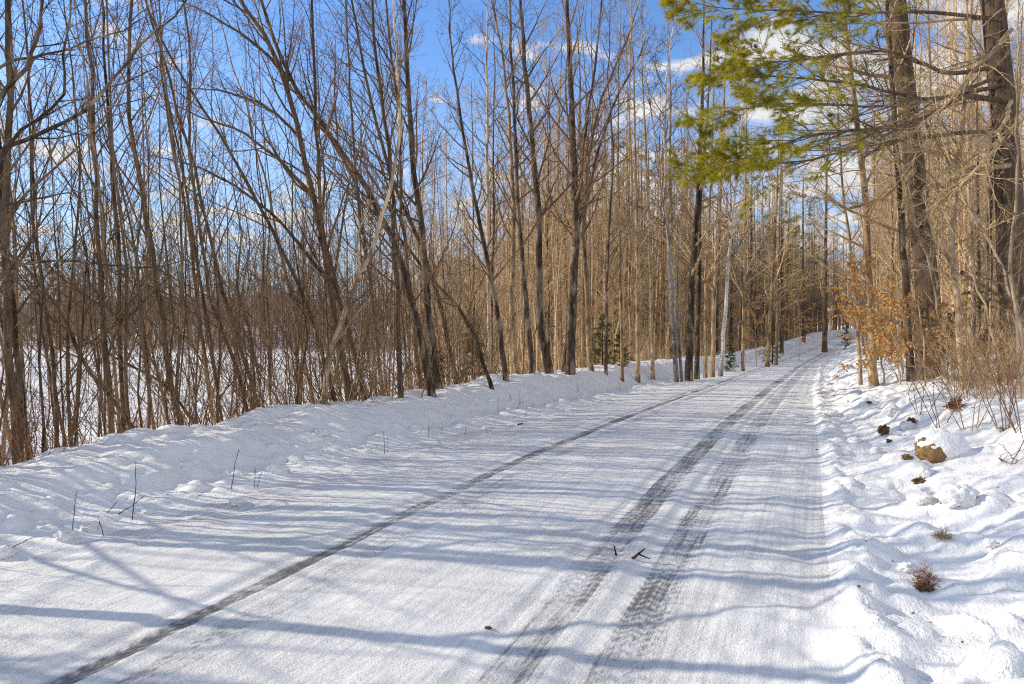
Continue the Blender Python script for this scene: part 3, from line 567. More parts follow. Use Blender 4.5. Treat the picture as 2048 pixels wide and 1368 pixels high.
# ------------------------------------------------------------------ the two big white pines
def needles_on(C, per, L, wdt, g, mb, frm=.25, spread=.6):
    """tufts of thin needle blades on the outer part of the twigs C (B,N,3)"""
    B, K, _ = C.shape
    u = g.uniform(frm, 1, (B, per)); x = u * (K - 1); i = np.minimum(x.astype(int), K - 2); f = (x - i)[..., None]; bi = np.arange(B)[:, None]
    S0 = (C[bi, i] * (1 - f) + C[bi, i + 1] * f).reshape(-1, 3); D = unit(C[bi, i + 1] - C[bi, i]).reshape(-1, 3)
    m = len(S0); d = unit(D + g.normal(0, spread, (m, 3))); ln = L * g.uniform(.6, 1.2, m)[:, None]
    side = unit(np.cross(d, g.normal(size=(m, 3)))) * wdt
    V = np.stack([S0 - side, S0 + side, S0 + d * ln + [0, 0, -.01]], 1)
    mb.add(V, T=np.arange(m * 3).reshape(-1, 3))
def white_pine(label, px, d, dia, limbs, green, seed, nlimb, side):
    g = np.random.default_rng(seed)
    P, gz = trunk_path(px, d, 19, 26, .01, g=g); R = trunk_radius(dia * d / F / 2, 26, 19, .2, .30)
    base = (P[0, 0], P[0, 1], gz); r = root('white_pine', base, label, 'tree')
    mb = MB(); mb.tubes(P, R, 22)
    V = mb.V[0]; ang = np.arctan2(V[:, 1] - P[:, 1].repeat(22), V[:, 0] - P[:, 0].repeat(22))
    c0 = np.repeat(P, 22, 0); amp = 1 + .05 * vnoise(ang * 4, V[:, 2] * 1.2, seed)
    mb.V[0] = c0 + (V - c0) * amp[:, None]
    mb.build('trunk', MB_['pine'], r, base)
    for k in range(nlimb):                          # dead whorled limbs, bare and grey-tan
        i = int(g.integers(5, 19)); s = P[i] + (P[i + 1] - P[i]) * g.random(); a = g.normal(side, 1.0)
        L = g.uniform(1.5, 4.6); D = np.array([math.cos(a), math.sin(a), g.uniform(-.25, .25)])
        pts = [s, s + D * L * .4 + [0, 0, g.uniform(-.1, .15)], s + D * L + [0, 0, g.uniform(-.7, .2)]]
        c = curve(pts, 10, .03, g); rr = g.uniform(.014, .032) * np.linspace(1, .3, 10)
        lb = MB(); lb.tubes(c, rr, 6)
        c2, r2 = grow(c[None], rr[None], 12, .15, 1, 45, .30, .02, .13, (0, 0, -.05), 6, .5, .005, .7, g=g); lb.tubes(c2, r2, 4)
        c3, r3 = grow(c2, r2, 5, .2, 1, 48, .42, .0, .14, (0, 0, 0), 4, .6, .0042, .6, g=g); lb.tubes(c3, r3, 3)
        c4, r4 = grow(c3, r3, 2, .3, 1, 48, .42, .0, .12, (0, 0, 0), 3, .7, .0036, .5, g=g); lb.tubes(c4, r4, 3)
        lb.build('limb', MB_['twigp'], r, base)
    for lp, ldia, live in limbs:
        lp = np.asarray(lp, float); c = curve(W(lp[:, 0], lp[:, 1], lp[:, 2]), 22, .015, g)
        rr = ldia * (.72 if live else 1) * d / F / 2 * np.linspace(1, .15, 22); lb = MB(); lb.tubes(c, rr, 7); nb = MB()
        c2, r2 = grow(c[None], rr[None], 30 if live else 22, .30, 1, 42, .24 if live else .22, .05, .10, (0, 0, -.02), 8, .5, .005, .7, g=g, flat=.25 if live else 1.); lb.tubes(c2, r2, 4)
        c3, r3 = grow(c2, r2, 7 if live else 5, .15, 1, 40, .42, .03, .10, (0, 0, 0), 5, .55, .0040, .6, g=g, flat=.3 if live else 1.); lb.tubes(c3, r3, 3)
        c4, r4 = grow(c3, r3, 3, .25, 1, 42, .5, .05, .1, (0, 0, 0), 4, .6, .0034, .5, g=g, flat=.4 if live else 1.); lb.tubes(c4, r4, 3)
        lo = lb.build('limb', MB_['twigp'] if not live else MB_['grey'], r, base)
        if live:
            # needles grow where the bough reaches into the light over the road
            keep = lambda C: C[(C[:, -1, 0] < ((green if lp[0, 1] > 50 else 1720) - CX) / F * d + g.normal(0, .35, len(C)) + (g.random(len(C)) < .12) * 1.6)]
            for C, per in ((keep(c3), 54), (keep(c4), 54)):
                if len(C): needles_on(C, int(per * 1.05), .12, .0022, g, nb, .1, .5)
            if nb.V: nb.build('needles', NEEDLE, lo, base)
    return r
white_pine('big furrowed pine trunk on the right verge, thickest left of the edge', [(1862, 740), (1858, 560), (1845, 400), (1825, 250), (1808, 100), (1798, 0)], 14.5, 46,
    [([(1840, 335, 14.5), (1760, 400, 14.2), (1690, 420, 14), (1600, 350, 14)], 10, False), ([(1850, 480, 14.5), (1760, 450, 15), (1660, 400, 15), (1570, 385, 15.5)], 8, False), ([(1815, 160, 14.5), (1740, 150, 14), (1640, 125, 13.6), (1560, 95, 13.4)], 10, False)],
    0, 11, 15, math.pi)
white_pine('huge pine trunk cut by the right edge, sending green boughs over the road', [(2036, 760), (2026, 500), (2020, 300), (2008, 100), (2000, 0)], 12.6, 54,
    [([(2012, 205, 12.6), (1930, 190, 12.2), (1820, 250, 12), (1700, 262, 11.8), (1610, 272, 11.7), (1520, 305, 11.6), (1420, 335, 11.5)], 17, True),
     ([(2006, 130, 12.6), (1900, 150, 12.6), (1780, 100, 12.7), (1660, 110, 12.8), (1560, 125, 12.9), (1470, 120, 13)], 14, True),
     ([(2003, 40, 12.6), (1850, 24, 12.2), (1700, 26, 12), (1560, 20, 11.9), (1450, 18, 11.8), (1390, 4, 11.7)], 12, True),
     ([(2010, 170, 12.6), (1860, 200, 13), (1720, 170, 13.4), (1600, 155, 13.7), (1480, 150, 14), (1410, 160, 14)], 13, True),
     ([(2014, 260, 12.6), (1880, 270, 12.8), (1740, 290, 13), (1620, 320, 13.2), (1500, 330, 13.4), (1400, 345, 13.4)], 13, True),
     ([(2010, 150, 12.6), (1880, 200, 12), (1740, 215, 11.6), (1640, 205, 11.3), (1540, 210, 11.2), (1440, 225, 11.2)], 12, True),
     ([(2022, 330, 12.6), (1950, 340, 11), (1860, 300, 10), (1760, 310, 9.5)], 12, False),
     ([(2022, 60, 12.6), (1960, 130, 10.5), (1880, 220, 9.5), (1790, 290, 9)], 10, False),
     ([(2022, 200, 12.6), (1990, 300, 10), (1930, 360, 9), (1850, 400, 8.5)], 9, False)],
    1575, 12, 20, math.pi)

# ------------------------------------------------------------------ beech saplings holding dry leaves
def beech(label, px, d, h, seed, nleaf=9):
    g = np.random.default_rng(seed); P, gz = trunk_path(px, d, h, 14, .02, g=g); R = trunk_radius(.02, 14, h, .2)
    base = (P[0, 0], P[0, 1], gz); r = root('beech_sapling', base, label, 'tree')
    mb = MB(); mb.tubes(P, R, 7); mb.build('trunk', MB_['pale'], r, base)
    c1, r1 = grow(P[None], R[None], 20, .2, .98, 62, .36, .03, .1, (0, 0, -.1), 8, .5, .004, .8, g=g); cbm = MB(); cbm.tubes(c1, r1, 4)
    c2, r2 = grow(c1, r1, 8, .1, 1, 42, .42, 0, .1, (0, 0, 0), 5, .6, .003, .6, g=g); cbm.tubes(c2, r2, 3)
    co = cbm.build('crown', MB_['twigp'], r, base)
    lb = MB(); C = np.concatenate([c2]); B = len(C)
    u = g.uniform(.1, 1, (B, nleaf)) * (C.shape[1] - 1); i = np.minimum(u.astype(int), C.shape[1] - 2); f = (u - i)[..., None]; bi = np.arange(B)[:, None]
    S0 = (C[bi, i] * (1 - f) + C[bi, i + 1] * f).reshape(-1, 3); S0 = S0[g.random(len(S0)) < .75]; m = len(S0)
    d1 = unit(g.normal(0, .6, (m, 3)) + [0, 0, -.35]); sd_ = unit(np.cross(d1, g.normal(size=(m, 3)))); L = g.uniform(.06, .11, m)[:, None]; up = np.cross(sd_, d1)
    V = np.stack([S0, S0 + d1 * L * .45 + sd_ * L * .27 + up * L * .1, S0 + d1 * L, S0 + d1 * L * .45 - sd_ * L * .27 + up * L * .1], 1)
    q = np.arange(m)[:, None] * 4; lb.add(V, T=np.concatenate([q + [0, 1, 2], q + [0, 2, 3]]))
    lb.build('leaves', LEAF, co, base, smooth=False)
beech('beech sapling full of dry orange leaves at the right road edge', [(1772, 742), (1765, 660), (1740, 580), (1720, 545)], 15, 2.9, 21, 10)
beech('smaller orange-leaved beech sapling reaching left over the far road', [(1738, 722), (1730, 660), (1705, 600)], 18.5, 2.3, 22, 9)
beech('low orange-leaved beech sapling at the foot of the shaggy trunk', [(1800, 752), (1798, 690), (1790, 640)], 13.6, 1.9, 23, 7)
beech('dry-leaved beech sapling in front of the trunk right of the pine', [(1890, 742), (1905, 660), (1915, 610)], 13.6, 1.8, 24, 5)
beech('far beech sapling with tan leaves above the left far snow bank', [(1512, 690), (1510, 640), (1508, 600)], 38, 3.2, 25, 9)
beech('far beech sapling with tan leaves beside the bend, left of the road', [(1598, 676), (1596, 620), (1590, 580)], 46, 4.0, 26, 9)

# ------------------------------------------------------------------ spruces
def spruce(label, loc, H, seed, group=None, name='young_spruce', sc=1., loose=1.):
    g = np.random.default_rng(seed); P = np.stack([np.zeros(12), np.zeros(12), np.linspace(-.1, H, 12)], -1); R = np.linspace(.012 * H + .01, .006, 12)
    r = root(name, loc, label, 'tree', group); mb = MB(); mb.tubes(P, R, 6); mb.build('trunk', MB_['dark'], r, (0, 0, 0)).location = (0, 0, 0)
    c1, r1 = grow(P[None], R[None], int(44 * loose), .08, .98, 82, lambda u, L: H * .30 * (1.03 - u) * loose + .1, -.05, .05, (0, 0, 0), 6, .4, .004, .7, g=g)
    cb_ = MB(); cb_.tubes(c1, r1, 3)
    c2, r2 = grow(c1, r1, 9, .1, 1, 45, .36, -.05, .08, (0, 0, 0), 4, .5, .003, .6, g=g); cb_.tubes(c2, r2, 3)
    needles_on(c2, 34, .045 * H ** .5 * sc, .0028 * H ** .5 * sc, g, cb_, 0, .7); needles_on(c1, 40, .045 * H ** .5 * sc, .0028 * H ** .5 * sc, g, cb_, .15, .7)
    cb_.build('crown', SPRUCE, r, (0, 0, 0)).location = (0, 0, 0)
    return r
def on(px, py, d):
    p = W(px, py, d); return (p[0], p[1], float(terrain(p[0], p[1])) - .03)
for i, (px, d, H, lab) in enumerate([
    (945, 15.4, 1.5, 'low green spruce bush behind the bank, beside the bowed dark stem'), (1205, 21.0, 1.7, 'green young spruce right of the dark close pair of trunks'),
    (868, 13.4, 1.1, 'small green spruce tucked at the foot of the black trunk'), (1240, 22, 1.2, 'small spruce at the bank under the crooked dark stem'),
    (1545, 42, 3.0, 'young spruce by the far bank behind the leaning tan trunk'), (1460, 31, 1.3, 'little spruce right of the leaning white birch foot'),
    (1950, 17.5, 2.4, 'dark young spruce behind the brush between the two big pines'), (1905, 18.5, 1.6, 'short spruce just right of the big pine trunk foot'),
    (1690, 66, 3.0, 'dark little spruce at the bend beside the far pine')]):
    spruce(lab, on(px, 0, d), H, 300 + i)
def far_pine(label, loc, H, seed, group):
    g = np.random.default_rng(seed); P = np.stack([np.cumsum(g.normal(0, .04, 14)), np.cumsum(g.normal(0, .04, 14)), np.linspace(-.2, H, 14)], -1); R = trunk_radius(.16, 14, H, .2, .2)
    r = root('pine_tree', loc, label, 'tree', group); mb = MB(); mb.tubes(P, R, 8); o = mb.build('trunk', MB_['pine'], r)
    c1, r1 = grow(P[None], R[None], 46, .30, .99, 84, lambda u, L: (3.6 - 2.6 * u) * 1.0, .05, .06, (0, 0, .05), 7, .4, .012, .7, g=g); cb_ = MB(); cb_.tubes(c1, r1, 4)
    c2, r2 = grow(c1, r1, 9, .2, 1, 45, .34, .05, .07, (0, 0, 0), 4, .5, .009, .6, g=g); cb_.tubes(c2, r2, 3); co = cb_.build('crown', MB_['twigp'], r)
    nb = MB(); sel = c2[g.random(len(c2)) < .7]; needles_on(sel, 22, .26, .014, g, nb, .3, .7); nb.build('needles', FARPINE, co); return r
fp = far_pine('white pine with flat layers of yellowish needles deep in the woods', on(1222, 0, 50), 16.5, 340, 'white pines deep in the woods')
for px, d, sc_ in ((1296, 56, 1.05), (1180, 62, .95), (1365, 60, 1.1), (1500, 66, 1.05), (1562, 60, 1.0), (1606, 84, 1.25), (1775, 70, 1.0), (1880, 46, .9), (1975, 40, .9), (1590, 125, 1.4)):
    c = dup(fp, on(px, 0, d), px * .7, (sc_,) * 3, fp['label'], fp['group'])
    for ch in list(c.children):
        if ch.name.startswith('crown'):
            for q in [o for o in fp.children if o.name.startswith('crown')][0].children: z = q.copy(); COL.objects.link(z); z.parent = ch
s0 = spruce('tall dark spruce standing out of the woods across the field', on(120, 0, 96), 12.5, 330, 'spruces across the field', 'spruce_tree', 1.6, .9)
for px, d, sc_ in ((62, 104, 1.12), (95, 100, .95), (160, 103, 1.05), (250, 99, .9), (292, 106, 1.1), (330, 101, .86), (205, 108, 1.0), (470, 108, .8), (1010, 112, .8)):
    dup(s0, on(px, 0, d), px * .7, (sc_,) * 3, s0['label'], s0['group'])

# ------------------------------------------------------------------ the woods behind the front rows
def woods_tree(name, bark, st, H, dia, seed, label, group, loc, wig=.05, dens=.8, rmin=.008, k=7, bias=(0, 0, 0)):
    g = np.random.default_rng(seed)
    P = np.stack([np.cumsum(g.normal(0, wig, 14)) * np.linspace(.2, 1, 14), np.cumsum(g.normal(0, wig, 14)) * np.linspace(.2, 1, 14), np.linspace(-.25, H, 14)], -1)
    R = trunk_radius(dia / 2, 14, H, .12, .2); r = root(name, loc, label, 'tree', group)
    mb = MB(); mb.tubes(P, R, k); o = mb.build('trunk', MB_[bark], r)
    cb_ = crown_mesh(P, R, st, 4, rmin, dens, bias, g); o2 = cb_.build('crown', MB_[STYLE[st]['mat']], r)
    return r
def scatter(n, ok, seed, dmin):
    g = np.random.default_rng(seed); out = []; tries = 0
    while len(out) < n and tries < 60000:
        tries += 1; p = ok(g)
        if p is None: continue
        if all((p[0] - q[0]) ** 2 + (p[1] - q[1]) ** 2 > dmin ** 2 for q in out): out.append(p)
    return out
gw = np.random.default_rng(99)
ZONES = [
 # left woods beyond the first row, framed between the near trunks and the road
 ('bare_tree', 'slim sunlit trunk deep in the left-hand woods beyond the front row', 'trees of the left-hand woods', 84,
  lambda g: (lambda y, px: (lambda x: (x, y) if lateral(x, y) < -hwf(y) - 3.2 else None)((px - CX) / F * y))(g.uniform(19, 62) , g.uniform(820, 1660)), 1.0, ['tan', 'pale', 'tan', 'pale', 'dark', 'tan', 'pale'], 'tan', (10, 15), (.08, .17)),
 ('bare_tree', 'slender leaning stem in the thicket behind the left snow bank', 'thicket stems behind the left snow bank', 38,
  lambda g: (lambda px: (lambda y: ((px - CX) / F * y, y))(6.9 / (.5 - (px - CX) / F) + g.uniform(1.2, 9)))(g.uniform(-20, 900)), .55, ['grey', 'grey', 'tan', 'dark'], 'young', (6, 9), (.035, .075)),
 ('bare_tree', 'trunk standing back in the right-hand woods beyond the verge trees', 'trees of the right-hand woods', 52,
  lambda g: (lambda y, px: (lambda x: (x, y) if lateral(x, y) > hwf(y) + 2.5 else None)((px - CX) / F * y))(g.uniform(18.5, 70), g.uniform(1690, 2110)), 1.3, ['tan', 'grey', 'pale', 'tan', 'dark'], 'tan', (11, 16), (.10, .24)),
 ('bare_tree', 'distant trunk closing the view where the road bends away', 'trees at the bend of the road', 46,
  lambda g: (lambda y, px: (lambda x: (x, y) if abs(lateral(x, y)) > hwf(y) + 2.0 else None)((px - CX) / F * y))(g.uniform(66, 128), g.uniform(1530, 1770)), 1.4, ['tan', 'grey', 'tan', 'pale'], 'tan', (13, 19), (.15, .30)),
]
for zi, (nm, lab, grp, n, ok, dmin, barks, st, hh_, dd_) in enumerate(ZONES):
    pts = scatter(n, ok, 500 + zi, dmin); protos = []
    for i, (x, y) in enumerate(pts):
        loc = (x, y, float(terrain(x, y)))
        if i < 7:
            H = gw.uniform(*hh_); dia = gw.uniform(*dd_)
            protos.append(woods_tree(nm, barks[i % len(barks)], st, H, dia, 900 + zi * 20 + i, lab, grp, loc, rmin={1: .0026}.get(zi, .007 if zi < 3 else .012), bias=(-.1, 0, 0) if zi == 1 else (0, 0, 0), dens=.5 if zi == 1 else 1.0))
            if zi == 1: protos[-1].rotation_euler = (0, gw.normal(-.10, .08), 0)
        else:
            p = protos[int(gw.integers(len(protos)))]; s = gw.uniform(.82, 1.15)
            c = dup(p, loc, gw.uniform(0, 6.28), (s * gw.uniform(.7, 1.1),) * 2 + (s,), lab, grp)
            if zi == 1: c.rotation_euler = (gw.normal(0, .05), gw.normal(-.10, .09), gw.uniform(-.5, .5))
# trees a little outside the picture on the left, whose shade falls across the near road
pts = [(-7.6, 1.2), (-9.6, 3.0), (-8.4, 4.3), (-11.2, 4.8), (-12.5, 1.4), (-10.4, -.4), (-14.5, 3.6), (-16, 5.6), (-13.4, 6.6), (-18, 2.2), (-6.9, 2.9)]
pts += [(-5.2, 4.0), (-6.1, 5.2), (-6.6, 6.4), (-7.4, 5.9), (-7.7, 3.6), (-8.3, 7.4), (-7.1, 7.0), (-8.8, 6.6), (-9.6, 8.3)]
for i, (x, y) in enumerate(pts):
    loc = (x, y, float(terrain(x, y)))
    if i < 3: last = woods_tree('bare_tree', 'grey', 'young', 8 + i, .13, 1200 + i, 'bare tree behind the nearest stretch of left snow bank, shading the road', 'trees shading the near road', loc, rmin=.003, dens=.6 if i < 2 else .35); pr = last if i == 0 else pr
    else: dup(pr if i < 11 else last, loc, i * 1.3, (.9 + .05 * (i % 5),) * 3, pr['label'], pr['group'])

# far woods that read as one mass: beyond the field, along the bend and up the slope
def mass(name, pts, seed, Hr, dr, nb, n2, n3, mat, rm, kind='stuff', k=4):
    g = np.random.default_rng(seed); mb = MB(); pts = np.asarray(pts); n = len(pts); H = g.uniform(*Hr, n); z = terrain(pts[:, 0], pts[:, 1])
    K = 8; u = np.linspace(0, 1, K); wob = np.cumsum(g.normal(0, .07, (n, K, 2)), 1)
    P = np.concatenate([pts[:, None] + wob, (z[:, None] - .3 + u[None] * H[:, None])[..., None]], -1); R = g.uniform(*dr, n)[:, None] / 2 * (1 - .85 * u[None])
    mb.tubes(P, R, k)
    c1, r1 = grow(P, R, nb, .12, .98, 42, lambda uu, L: L * .22 * (1.03 - uu) ** .7 + .3, .22, .1, (0, 0, 0), 6, .5, rm, .6, g=g); mb.tubes(c1, r1, 3)
    c2, r2 = grow(c1, r1, n2, .15, 1, 40, .42, .15, .1, (0, 0, 0), 4, .6, rm * .8, .5, g=g); mb.tubes(c2, r2, 3)
    if n3: c3, r3 = grow(c2, r2, n3, .2, 1, 40, .42, .1, .1, (0, 0, 0), 3, .7, rm * .7, .5, g=g); mb.tubes(c3, r3, 3)
    return tag(mb.build(name, mat), kind=kind)
g5 = np.random.default_rng(61)
def fan(n, y0, y1, p0, p1, ok=None):
    y = np.sqrt(g5.uniform(y0 ** 2, y1 ** 2, n * 3)); px = g5.uniform(p0, p1, n * 3); x = (px - CX) / F * y
    m = np.ones(len(x), bool) if ok is None else ok(x, y)
    return np.stack([x, y], -1)[m][:n]
ED = np.stack([g5.uniform(0, 1, 260), g5.uniform(16, 74, 260)], -1); ED[:, 0] = -(.80 * ED[:, 1] + 3 + 24 * ED[:, 0])
clear = lambda x, y: np.abs(lateral(x, y)) > hwf(y) + 2.2
mass('treeline', np.vstack([fan(330, 72, 96, -120, 1100), fan(170, 96, 120, -120, 1100)]), 62, (7, 18), (.10, .24), 16, 6, 2, TREELINE, .016)
mass('far_woods', np.vstack([fan(460, 58, 120, 1020, 1640, clear), fan(170, 58, 110, 1640, 2150, clear), fan(170, 92, 130, 1450, 1950, clear), fan(170, 120, 165, 1480, 2000)]), 63, (11, 23), (.14, .28), 16, 5, 2, MB_['far'], .015)
mass('far_woods', np.vstack([fan(150, 45, 110, 1000, 1560, clear), fan(50, 50, 110, 1800, 2150, clear)]), 66, (9, 17), (.14, .30), 12, 5, 2, MB_['dark'], .012)
mass('far_woods', fan(170, 24, 66, 1680, 2150, lambda x, y: lateral(x, y) > hwf(y) + 3), 67, (10, 21), (.07, .22), 20, 6, 3, MB_['twigp'], .008)
mass('far_woods', np.vstack([fan(70, 64, 135, 1540, 1790, clear), fan(45, 26, 60, 1100, 1640, lambda x, y: lateral(x, y) < -hwf(y) - 3)]), 68, (13, 21), (.14, .30), 9, 5, 2, MB_['tan'], .012)
mass('whips', fan(95, 13, 48, -60, 900, lambda x, y: lateral(x, y) < -hwf(y) - 5), 69, (2.5, 8), (.025, .06), 10, 5, 2, MB_['twig'], .004)
mass('field_edge_woods', ED, 65, (8, 13), (.12, .22), 12, 5, 2, TREELINE, .010)
# thin whips filling the floor of the woods
mass('whips', np.vstack([fan(700, 17, 66, 860, 1660, lambda x, y: lateral(x, y) < -hwf(y) - 2.6), fan(240, 16, 66, 1690, 2150, lambda x, y: lateral(x, y) > hwf(y) + 2.2)]), 64, (2.0, 10.0), (.02, .07), 8, 4, 2, MB_['twigp'], .0055)
# undergrowth on the back of the left bank and in the field edge
def brush(name, n, seed, pos, hr, mat, lean, rm=.0036, sub=4):
    g = np.random.default_rng(seed); xy = pos(n, g); m = len(xy); z = terrain(xy[:, 0], xy[:, 1]); H = g.uniform(*hr, m) * g.uniform(.5, 1, m)
    D = unit(np.stack([g.normal(lean, .38, m), g.normal(0, .38, m), np.ones(m)], -1)); K = 7; pts = [np.stack([xy[:, 0], xy[:, 1], z - .06], -1)]
    for k in range(K - 1):
        D = unit(D + g.normal(0, .07, (m, 3))); pts.append(pts[-1] + D * (H / (K - 1))[:, None])
    P = np.stack(pts, 1); R = (rm * g.uniform(.9, 1.9, m))[:, None] * (1 - .6 * np.linspace(0, 1, K))[None]; mb = MB(); mb.tubes(P, R, 4)
    c, r_ = grow(P, R, sub, .25, 1, 38, .38, .1, .1, (0, 0, 0), 4, .6, rm * .65, .5, g=g); mb.tubes(c, r_, 3)
    c, r_ = grow(c, r_, 3, .2, 1, 40, .38, .1, .1, (0, 0, 0), 3, .8, rm * .55, .5, g=g); mb.tubes(c, r_, 3)
    return tag(mb.build(name, mat), kind='stuff')
def behind(a, b, y0, y1):
    def f(n, g):
        y = y0 * (y1 / y0) ** g.random(n); s = a + (b - a) * g.random(n) ** 1.3; return np.stack([cxf(y) - (hwf(y) + s) / cof(y), y], -1)
    return f
def clumps(n, g):                                   # many-stemmed bushes between the leaning trees and the bank
    c = np.array([W(px, 0, d)[:2] for px, d in ((575, 9.6), (640, 10.0), (690, 10.6), (735, 11.0), (790, 11.5), (840, 12.2), (890, 13.0), (520, 9.4), (450, 9.2), (930, 14), (985, 15), (380, 8.8))])
    return c[g.integers(0, len(c), n)] + g.normal(0, .22, (n, 2))
mass('whips', behind(2.3, 7.0, 5.2, 26)(110, np.random.default_rng(81)), 82, (3.5, 9), (.022, .052), 5, 4, 2, MB_['grey'], .003)
brush('bushes', 210, 77, clumps, (1.6, 5.0), MB_['twig'], -.20, .0050, 8)
brush('bushes', 110, 78, clumps, (.8, 2.2), MB_['twigp'], -.15, .0040, 6)
brush('undergrowth', 950, 71, behind(1.95, 4.2, 3.5, 24), (.3, 1.2), MB_['red'], -.15, .0036)
brush('undergrowth', 360, 72, behind(2.2, 8.0, 3.5, 26), (.8, 3.0), MB_['twig'], -.22, .0036, 5)
brush('undergrowth', 420, 74, behind(5, 26, 9, 48), (.8, 3.2), MB_['twigp'], -.1, .0055, 5)
def floor_(n, g):
    p = np.vstack([fan(int(n * .6), 22, 75, 1000, 1680, lambda x, y: lateral(x, y) < -hwf(y) - 2.0), fan(int(n * .25), 60, 150, 1440, 1850, clear), fan(int(n * .15), 15, 60, 1700, 2150, lambda x, y: lateral(x, y) > hwf(y) + 3)]); return p
brush('undergrowth', 2600, 75, floor_, (.6, 2.4), MB_['twigp'], 0, .008, 5)
brush('undergrowth', 1500, 76, lambda n, g: fan(n, 68, 100, -140, 1120), (2.0, 5.0), TREELINE, 0, .017, 6)
def verge(n, g):
    px = g.uniform(1900, 2120, n); y = 9.0 + 5 * g.random(n); return np.stack([(px - CX) / F * y, y], -1)
brush('undergrowth', 300, 73, verge, (.5, 1.7), MB_['twigp'], -.1, .0036, 5); brush('undergrowth', 90, 79, verge, (.4, 1.3), MB_['red'], -.1, .0036, 5)

# ------------------------------------------------------------------ small things
def shrub(label, px, py, n, h, mat, seed, group=None):
    g = np.random.default_rng(seed); x, y, z = hit(px, py); r = root('bare_shrub', (x, y, z), label, 'shrub', group); mb = MB()
    for k in range(n):
        a = g.uniform(0, 6.28); D = np.array([math.cos(a) * .4, math.sin(a) * .4, 1.]); L = h * g.uniform(.5, 1.1); b0 = np.array([math.cos(a), math.sin(a), 0]) * .05 + [0, 0, -.05]
        c = curve([b0, b0 + D * L * .5 + g.normal(0, .05, 3), b0 + D * L + g.normal(0, .12, 3)], 8, .006, g); rr = .0055 * np.linspace(1, .35, 8); sb = MB(); sb.tubes(c, rr, 5)
        c2, r2 = grow(c[None], rr[None], 7, .25, 1, 42, .32, .1, .1, (0, 0, 0), 4, .6, .0026, .5, g=g); sb.tubes(c2, r2, 3)
        c3, r3 = grow(c2, r2, 2, .3, 1, 42, .35, .1, .1, (0, 0, 0), 3, .7, .0022, .5, g=g); sb.tubes(c3, r3, 3)
        o = sb.build('stem', mat, r); o.location = (0, 0, 0)
for i, a in enumerate([
    ('tall bare shrub forking in front of the tangled brush on the verge', 1938, 862, 5, 1.25, MB_['twigp']), ('bare twiggy shrub left of the leaf pile on the right verge', 1842, 825, 4, .75, MB_['twig']),
    ('sparse shrub of leaning stems behind the stone on the verge', 1885, 852, 4, .85, MB_['twig']), ('reddish shrub by the right edge above the orange leaves', 2010, 858, 7, 1.1, MB_['red']),
    ('thin dark shrub under the beech leaves at the right road edge', 1758, 748, 3, .8, MB_['twig']), ('small shrub in front of the shaggy brown trunk', 1806, 765, 4, .7, MB_['twig']),
    ('bushy shrub touching the right edge of the photo, brown and dense', 2044, 856, 9, 1.3, MB_['red']), ('tiny dead weed with seed heads in the snow by the right edge', 2012, 922, 3, .22, MB_['red'])]):
    shrub(*a, seed=700 + i)
def stick(label, p0, p1, dia, name='twig', d=None, fork=None, group=None):
    x, y, z = hit(*p0); e = W(p1[0], p1[1], y); q = W(p0[0], p0[1], y); v = e - q
    g = np.random.default_rng(int(p0[0] * 7 + p0[1])); b = np.array([x, y, z]); c = curve([-.12 * v, v * .5 + g.normal(0, .006, 3), v], 7, .002, g)
    mb = MB(); mb.tubes(c, dia / 2 * np.linspace(1, .45, 7), 6)
    if fork is not None:
        f = W(fork[0], fork[1], y) - q; mb.tubes(curve([v * .45, v * .45 + (f - v * .45) * .5, f], 5), dia * .3 * np.linspace(1, .5, 5), 5)
    for k in range(3):
        u = g.uniform(.4, .95); s = v * u; mb.tubes(np.stack([s, s + unit(v) * .012 + g.normal(0, .006, 3)]), np.array([.002, .001]), 4)
    o = mb.build(name, TWIGD); o.location = b; return tag(o, label, 'twig', group)
TW = [
 ('tallest dark twig upright in the left snow bank, crossed by a slanting one', (264, 1040), (272, 922), .009), ('slanting twig crossing the tallest one low in the left snow bank', (236, 1028), (290, 991), .007),
 ('short loose twig slanting beside the tallest twig in the left snow bank', (215, 1024), (236, 1002), .006), ('second tall twig upright in the bank, left of the tallest', (145, 1060), (152, 985), .007),
 ('crooked short twig leaning left at the bank foot, below the tallest', (207, 1072), (195, 1032), .006), ('twig lying almost flat in the snow at the left edge of the photo', (22, 1096), (71, 1073), .007),
 ('long twig leaning right in the bank, between the tallest and the upright pair', (463, 978), (478, 898), .008), ('straight member of the twig pair next to a square snow block', (508, 979), (509, 930), .005),
 ('bent member of the twig pair next to a square snow block', (514, 978), (524, 942), .005), ('small slanting twig low in the bank left of the square snow block', (392, 998), (407, 985), .005),
 ('tiny slanting twig above the square snow block', (566, 929), (578, 920), .005), ('taller of two thin stems close together in the middle of the bank', (769, 908), (767, 861), .006),
 ('shorter of two thin stems close together in the middle of the bank', (775, 906), (774, 872), .005), ('thin stem standing alone before the forked sprig in the bank', (858, 877), (858, 841), .006),
 ('short stem just left of the forked sprig in the bank', (884, 869), (884, 843), .005), ('forked sprig at the foot of the snow bank', (930, 868), (932, 848), .006),
 ('thin upright stem in the bank below the brown brush', (997, 822), (997, 795), .006), ('tall stem on the bank where the road straightens', (1037, 817), (1039, 782), .007),
 ('leaning stem beside the tall one where the road straightens', (1036, 817), (1047, 791), .006), ('curved stem near the edge of the road, right of the tall one', (1050, 834), (1053, 811), .007),
 ('bent dark sprig high on the bank left of the tall stem', (1022, 799), (1017, 785), .008), ('small stem right of the curved one on the far bank', (1068, 822), (1065, 806), .006),
 ('forked sprig far along the bank under the dark pair of trunks', (1158, 782), (1153, 768), .010), ('little stem on the far bank right of the forked sprig', (1241, 777), (1237, 762), .008)]
